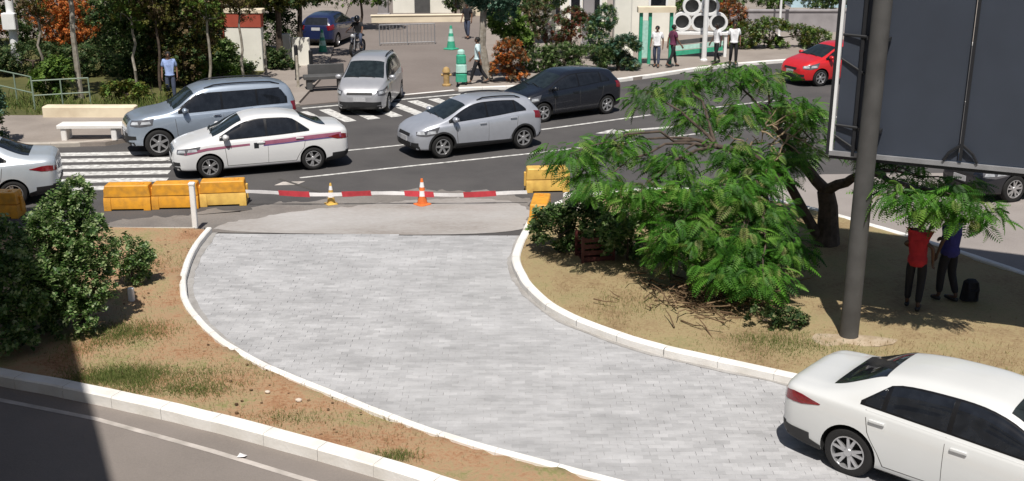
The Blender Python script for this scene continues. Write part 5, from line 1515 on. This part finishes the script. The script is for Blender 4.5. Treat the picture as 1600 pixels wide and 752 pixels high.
tag(mb.build('hydrant', M['hydrant_paint'], loc=(-2.42, 41.2, .035)), 'small yellow hydrant left of the tall green bin', 'hydrant')

# ------------------------------------------------------------------ far buildings and walls
def house(name, loc, rz, size, m, label, wins, roof='concrete', cat='building', door=None):
    root = empty(name, loc, rz, label, cat)
    w, d, h = size
    mb = MB(); mb.box((0, d / 2, h / 2 - .1), (w, d, h)); mb.build('wall', M[m], root)
    mb = MB(); mb.box((0, d / 2, h), (w + .5, d + .5, .22)); mb.build('roof', M[roof], root)
    for (x, z, ww, wh) in wins:
        mb = MB()
        for sx in (-1, 1): mb.box((x + sx * ww / 2, -.02, z), (.10, .12, wh + .1))
        for sz in (-1, 1): mb.box((x, -.022, z + sz * wh / 2), (ww + .1, .12, .10))
        fr = mb.build('window', M['white_paint'], root)
        mb = MB(); mb.box((x, -.008, z), (ww - .1, .03, wh - .1)); mb.build('pane', M['glass_dark'], fr)
    if door:
        x, ww, wh = door
        mb = MB(); mb.box((x, -.03, wh / 2), (ww, .08, wh)); dr = mb.build('door', M['dark_stone'], root)
        mb = MB(); mb.tube([(x + ww * .38, -.10, 1.0), (x + ww * .38, -.10, 1.25)], .02, n=6); mb.build('handle', M['chrome'], dr)
house('white_building', (-5.2, 66, .03), R(1), (3.4, 5, 4.2), 'white_wall', 'white building at the top of the driveway, left of the cream one', [(-1.0, 2.6, .9, 1.2), (1.0, 2.6, .9, 1.2)], door=(0, .9, 2.1))
house('cream_building', (-1.0, 64.5, .1), R(-1), (3.9, 5, 4.2), 'cream', 'cream building at the top right of the driveway', [(-1.2, 2.6, .9, 1.2), (1.2, 2.6, .9, 1.2)])
house('pavilion', (3.2, 57.5, .12), 0, (3.2, 4, 3.6), 'white_wall', 'white pavilion with dark openings behind the shrubs at top centre', [(-1.0, 1.0, .55, 1.3), (0.0, 1.0, .55, 1.3), (1.0, 1.0, .55, 1.3)])
house('pale_blue_building', (19.2, 68, .12), R(-3), (5.0, 5, 5), 'pale_blue', 'pale blue and white building beside the billboard edge at upper right', [(-1.5, 1.1, .8, 1.1), (0, 1.1, .8, 1.1)])
house('white_kiosk', (6.6, 53.0, .12), 0, (2.0, 2, 3.2), 'white_wall', 'white kiosk wall behind the green gate', [(.2, 1.9, .8, .7)])
mb = MB(); mb.box((0, 0, .5), (7.5, .25, 1.05)); mb.box((0, 0, 1.06), (7.6, .36, .08), bev=.02)
tag(mb.build('boundary_wall', M['grey_wall'], loc=(14.6, 56.5, .12)), 'long low grey boundary wall behind the red hatchback', 'wall')
mb = MB(); mb.box((0, 0, .18), (5.2, .3, .36)); mb.box((0, 0, .38), (5.3, .38, .05), bev=.02)
tag(mb.build('low_wall', M['cream'], loc=(-5.0, 61.5, .03), ), 'low cream wall crossing the top of the driveway', 'wall').rotation_euler = (0, 0, R(6))
for x, y, h, w, lab in ((4.72, 48.6, 3.0, .75, 'broad white pillar with climbing leaves left of the green gate'), (3.4, 50.5, 3.0, .5, 'grey-white pillar behind the shrubs, left of the broad white pillar'), (-7.05, 62.5, 3.2, .55, 'grey pillar at the top left of the driveway'), (1.75, 53.5, 2.6, .6, 'white pillar behind the reddish shrubs')):
    mb = MB(); mb.box((0, 0, h / 2 - .05), (w, w, h), bev=.04); mb.box((0, 0, .15), (w * 1.25, w * 1.25, .3), bev=.03); mb.box((0, 0, h), (w * 1.2, w * 1.2, .15), bev=.03)
    tag(mb.build('pillar', M['white_wall' if w > .55 else 'grey_wall'], loc=(x, y, .12)), lab, 'pillar', 'pillars along the far pavement')

# ------------------------------------------------------------------ far planting
def bigshrub(name, label, x, y, blobs, m, n=900, size=(.16, .34), trunk=(.07, .05), gap=.30, group='trees and shrubs along the far pavement', z=.12, cat='shrub', bark='bark', gscale=1.2):
    bl = [((a[0], a[1], a[2]), r) for a, r in blobs]
    plant(name, label, cat, (x, y, z), [((0, 0, 0), (.05, 0, min(b[0][2] for b in bl)), *trunk)], bl, n, SPRIG, size, m, bark, group, gap=gap, gscale=gscale)
bigshrub('thin_tree', 'thin tree with a straight pale trunk on the grass bank behind the cream wall', -14.75, 38.0, [((0, 0, 4.5), (1.3, 1.1, .9)), ((.8, .2, 4.9), (1.1, 1, .9)), ((-.8, 0, 4.6), (.9, .8, .6))], 'leaf_dark', 1100, trunk=(.10, .075), bark='bark_pale', cat='tree')
bigshrub('flowering_shrub', 'big orange flowering shrub right of the white utility pole', -18.2, 46.0, [((-.3, 0, 1.9), (1.1, .9, .65)), ((.6, 0, 1.65), (.95, .8, .65)), ((.1, .2, 2.4), (.9, .8, .6)), ((0, -.1, 1.2), (.9, .7, .5))], 'leaf_orange', 1700, (.12, .26))
bigshrub('flowering_shrub', 'orange-tinged shrub cut by the upper left corner', -22.2, 47.5, [((-.4, 0, 2.4), (.9, .9, .8)), ((0, 0, 1.4), (.9, .8, .8))], ['leaf_orange', 'leaf_olive'], 900, (.12, .26))
bigshrub('hedge', 'dark hedge in the shade under the orange flowering shrub', -18.4, 43.0, [((-2.2, 0, .55), (1.5, .8, .6)), ((0, 0, .6), (1.5, .8, .6)), ((1.9, 0, .55), (1.3, .8, .6))], 'leaf_dark', 1900, gap=.2)
bigshrub('tree', 'dense dark tree directly right of the thin pale trunk', -13.6, 41.0, [((-.3, 0, 1.3), (1.0, .9, 1.2)), ((.6, .2, 2.2), (1.1, 1, 1.1)), ((-.8, .3, 2.9), (1.2, 1, 1.0)), ((.3, 0, .6), (1.0, .8, .6))], ['leaf_dark', 'leaf_dark', 'leaf_bush'], 2800, cat='tree', gap=.2)
bigshrub('tree', 'tall dark tree behind the person in light blue', -11.9, 40.6, [((-.2, 0, 1.2), (1.0, .9, 1.1)), ((.5, .2, 2.4), (1.0, 1, 1.1)), ((-.7, .3, 3.2), (1.2, 1, 1.0))], ['leaf_dark', 'leaf_olive', 'leaf_brown'], 2600, cat='tree', gap=.2)
bigshrub('tree', 'brownish tree behind the dark trees at upper left', -13.0, 45.0, [((-.9, 0, 2.4), (1.3, 1, 1.1)), ((.9, .2, 2.6), (1.3, 1, 1.1)), ((0, .2, 3.4), (1.4, 1, 1.0)), ((2.2, 0, 2.9), (1.1, .9, .9))], ['leaf_brown', 'leaf_olive'], 2600, cat='tree', gap=.25)
bigshrub('shrub', 'olive yellow-green shrub left of the totem sign', -12.0, 44.0, [((0, -.1, 1.0), (.75, .7, .8)), ((.6, 0, .6), (.6, .6, .6)), ((-.5, 0, .7), (.6, .6, .6))], 'leaf_olive', 1100)
bigshrub('shrub', 'bright green low shrub between the person in light blue and the totem sign', -10.8, 41.2, [((0, 0, .3), (1.0, .6, .35)), ((-.7, 0, .35), (.7, .5, .35))], 'leaf_bright', 800, gap=.25)
bigshrub('shrub', 'green shrub in front of the white totem sign', -10.9, 43.6, [((-.2, 0, .55), (.5, .4, .6)), ((.35, 0, .25), (.6, .4, .3))], ['leaf_dark', 'leaf_bush'], 700)
bigshrub('shrub', 'bright green shrub by the railing on the grass bank', -15.6, 37.6, [((0, 0, .55), (.55, .5, .55)), ((.3, 0, .95), (.45, .4, .45))], 'leaf_bright', 700)
bigshrub('shrub', 'low yellow-green shrub behind the cream wall, right of the thin pale trunk', -13.0, 37.4, [((0, 0, .3), (.8, .5, .32)), ((.9, .1, .28), (.6, .4, .3))], ['leaf_bright', 'leaf_olive'], 700)
bigshrub('shrub', 'dark shrub at the left edge behind the silver sedan', -15.1, 31.0, [((0, 0, 1.0), (.8, .7, .9)), ((-.8, 0, .8), (.8, .7, .8)), ((-.5, .2, 1.7), (.7, .6, .6)), ((.45, 0, .55), (.6, .5, .5))], ['leaf_teal', 'leaf_dark'], 1800)
for x, y, r_, lab in ((-9.35, 45.2, .14, 'brown tree trunk right of the totem sign'), (-9.0, 48.0, .12, 'second brown tree trunk left of the dark blue car')):
    bigshrub('tree', lab, x, y, [((-.4, 0, 3.0), (1.3, 1, .8)), ((.9, .2, 3.1), (1.2, 1, .8)), ((.1, .2, 2.5), (.7, .6, .35))], ['leaf_olive', 'leaf_dark'], 1500, trunk=(r_, r_ * .8), cat='tree')
bigshrub('tree', 'leafy green tree above the dark blue car', -7.7, 58.0, [((-.8, 0, 2.0), (1.4, 1.1, .9)), ((.9, 0, 1.9), (1.2, 1, .8)), ((0, 0, 2.9), (1.6, 1.2, .9))], ['leaf_bright', 'leaf_dark'], 1800, cat='tree')
bigshrub('tree', 'dark green tree between the white and cream buildings', -3.15, 63.0, [((0, 0, 1.3), (.7, .6, .9)), ((0, 0, 2.4), (.9, .8, .8))], 'leaf_dark', 900, cat='tree')
plant('leaning_tree', 'tree with a pale mottled trunk right of the person in mint', 'tree', (-1.0, 41.8, .12), [((.12, 0, 0), (-.12, .05, 1.3), .20, .14), ((-.12, .05, 1.25), (-.02, .1, 2.7), .14, .12)],
      [((.3, .3, 3.1), (1.0, .8, .7)), ((-.4, .2, 3.5), (1.0, .8, .7)), ((.7, .4, 2.5), (.5, .4, .4))], 1500, SPRIG, (.16, .32), 'leaf_teal', 'bark_pale', 'trees and shrubs along the far pavement', gap=.3)
bigshrub('shrub', 'rusty orange-brown shrub right of the pale mottled trunk', -.1, 41.6, [((0, 0, 1.05), (.55, .5, .5)), ((.3, 0, .55), (.55, .5, .5)), ((-.25, -.1, .45), (.45, .4, .45))], ['leaf_orange', 'leaf_brown'], 1300, (.10, .22))
bigshrub('shrub', 'green shrub above the rusty orange-brown one', -.2, 44.0, [((0, 0, 1.9), (.7, .6, .5)), ((.4, 0, 1.3), (.6, .5, .4))], 'leaf_bright', 800)
bigshrub('hedge', 'clipped dark green hedge behind the black hatchback', 2.0, 43.9, [((-1.0, 0, .5), (.8, .5, .5)), ((0, 0, .55), (.9, .5, .5)), ((1.0, 0, .5), (.9, .5, .5))], ['leaf_dark', 'leaf_bush'], 1800, (.12, .24), gap=.15)
bigshrub('shrub', 'dark red-leaved shrub behind the clipped hedge', 2.5, 48.5, [((-.6, 0, 1.0), (.7, .6, .6)), ((.5, 0, 1.1), (.8, .6, .6)), ((.1, 0, 1.6), (.6, .5, .4))], ['leaf_red', 'leaf_dark'], 1300, (.12, .26))
bigshrub('shrub', 'brownish shrub left of the dark red-leaved one', .6, 47.5, [((0, 0, 1.2), (.7, .6, .7)), ((.4, 0, 1.9), (.6, .5, .5))], ['leaf_brown', 'leaf_dark'], 1000, (.12, .26))
bigshrub('tree', 'green tree rising behind the brownish and red shrubs', 1.0, 52.0, [((-.6, 0, 2.0), (.9, .7, .6)), ((.5, 0, 2.3), (1.0, .8, .7))], ['leaf_bright', 'leaf_teal'], 1200, cat='tree')
bigshrub('shrub', 'dark teal-green shrub at the foot of the broad white pillar', 4.2, 44.3, [((-.4, 0, .55), (.6, .5, .55)), ((.3, 0, .75), (.6, .5, .6)), ((.55, .1, .4), (.5, .4, .4))], ['leaf_teal', 'leaf_dark'], 1400, (.14, .28))
bigshrub('shrub', 'leafy climbing shrub against the grey-white pillar', 3.6, 47.2, [((0, 0, 1.0), (.5, .4, .8)), ((.3, 0, 1.7), (.45, .4, .5))], ['leaf_teal', 'leaf_bush'], 800, (.12, .26))
bigshrub('shrub', 'rust-brown shrub behind the right side of the ring sculpture', 9.9, 51.5, [((0, 0, 1.2), (.75, .6, .75)), ((.3, 0, .6), (.6, .5, .5))], ['leaf_orange', 'leaf_brown', 'leaf_red'], 1100, (.12, .26))
bigshrub('hedge', 'wild green hedge in front of the grey boundary wall', 11.5, 50.6, [((-1.2, 0, .5), (.8, .6, .6)), ((0, 0, .65), (.9, .6, .65)), ((1.2, 0, .5), (.9, .6, .5)), ((2.2, .4, .35), (.7, .5, .4))], ['leaf_bright', 'leaf_bush', 'leaf_olive'], 1900, (.14, .30))
for k, (x, y) in enumerate(((9.3, 60), (11.8, 62), (14.6, 62.5), (17.2, 61.5))):
    bigshrub('tree', ('green tree right behind the ring sculpture', 'green tree behind the left end of the grey boundary wall', 'green tree behind the middle of the grey boundary wall', 'dark green tree left of the pale blue building')[k], x, y,
             [((-.7, 0, 1.5), (1.2, .9, .8)), ((.7, 0, 1.7), (1.2, .9, .8)), ((0, 0, 2.6), (1.3, 1, .9)), ((0, 0, .8), (1.0, .8, .6))], ['leaf_bright', 'leaf_bush'] if k < 3 else ['leaf_dark', 'leaf_bush'], 1500, (.18, .38), cat='tree')
for k, (x, y, m_) in enumerate(((-23.5, 50, 'leaf_dark'), (-20.5, 51.5, 'leaf_brown'), (-17.0, 50.5, 'leaf_dark'), (-15.0, 47.0, 'leaf_dark'), (-11.2, 48.5, 'leaf_dark'))):
    bigshrub('tree', ('dark bushy tree far behind the orange shrub at the upper left corner', 'brownish bushy tree far behind the white utility pole', 'dark bushy tree far behind the right side of the orange shrub', 'dark bushy tree behind the brownish tree at upper left', 'dark bushy tree behind the red side of the totem sign')[k], x, y,
             [((-.9, 0, .8), (1.4, 1, .9)), ((.9, 0, .9), (1.3, 1, .9)), ((0, .2, 2.2), (1.6, 1, 1.1)), ((-.3, 0, 3.4), (1.4, 1, .9))], [m_, 'leaf_dark'], 2000, (.2, .4), cat='tree', gap=.15)
bigshrub('hedge', 'dark hedge between the totem sign and the white wall panels', -9.6, 44.6, [((-.4, 0, .35), (.8, .4, .4)), ((.6, 0, .3), (.6, .4, .35))], 'leaf_dark', 700, gap=.2)
mb = MB(); mb.ball((0, 0, .14), (.26, .17, .15), n=12, m=7); mb.tube([(-.14, 0, .24), (-.06, 0, .38), (.06, 0, .38), (.14, 0, .24)], .016, n=6)
tag(mb.build('bag', M['red_plastic'], loc=(5.55, 20.6, .13)), 'dull red bag lying in the shade near the foot of the feathery tree', 'bag')
for k, (x, y, lab) in enumerate(((-16.6, 39.6, 'slim sapling left of the thin pale tree'), (-13.2, 39.2, 'slim sapling right of the thin pale tree'), (-12.5, 39.6, 'slim brown sapling left of the person in light blue'), (-10.75, 39.8, 'slim pale sapling right of the person in light blue'), (-9.95, 41.3, 'slim pale sapling in front of the totem sign'))):
    bigshrub('sapling', lab, x, y, [((0, 0, 3.3), (.7, .6, .6)), ((.3, .1, 2.5), (.35, .3, .3)), ((-.3, 0, 2.8), (.4, .35, .35))], ['leaf_olive', 'leaf_bright'] if k % 2 else ['leaf_brown', 'leaf_olive'], 420, (.12, .24), trunk=(.055, .04), cat='tree', bark='bark_pale' if k != 2 else 'bark')
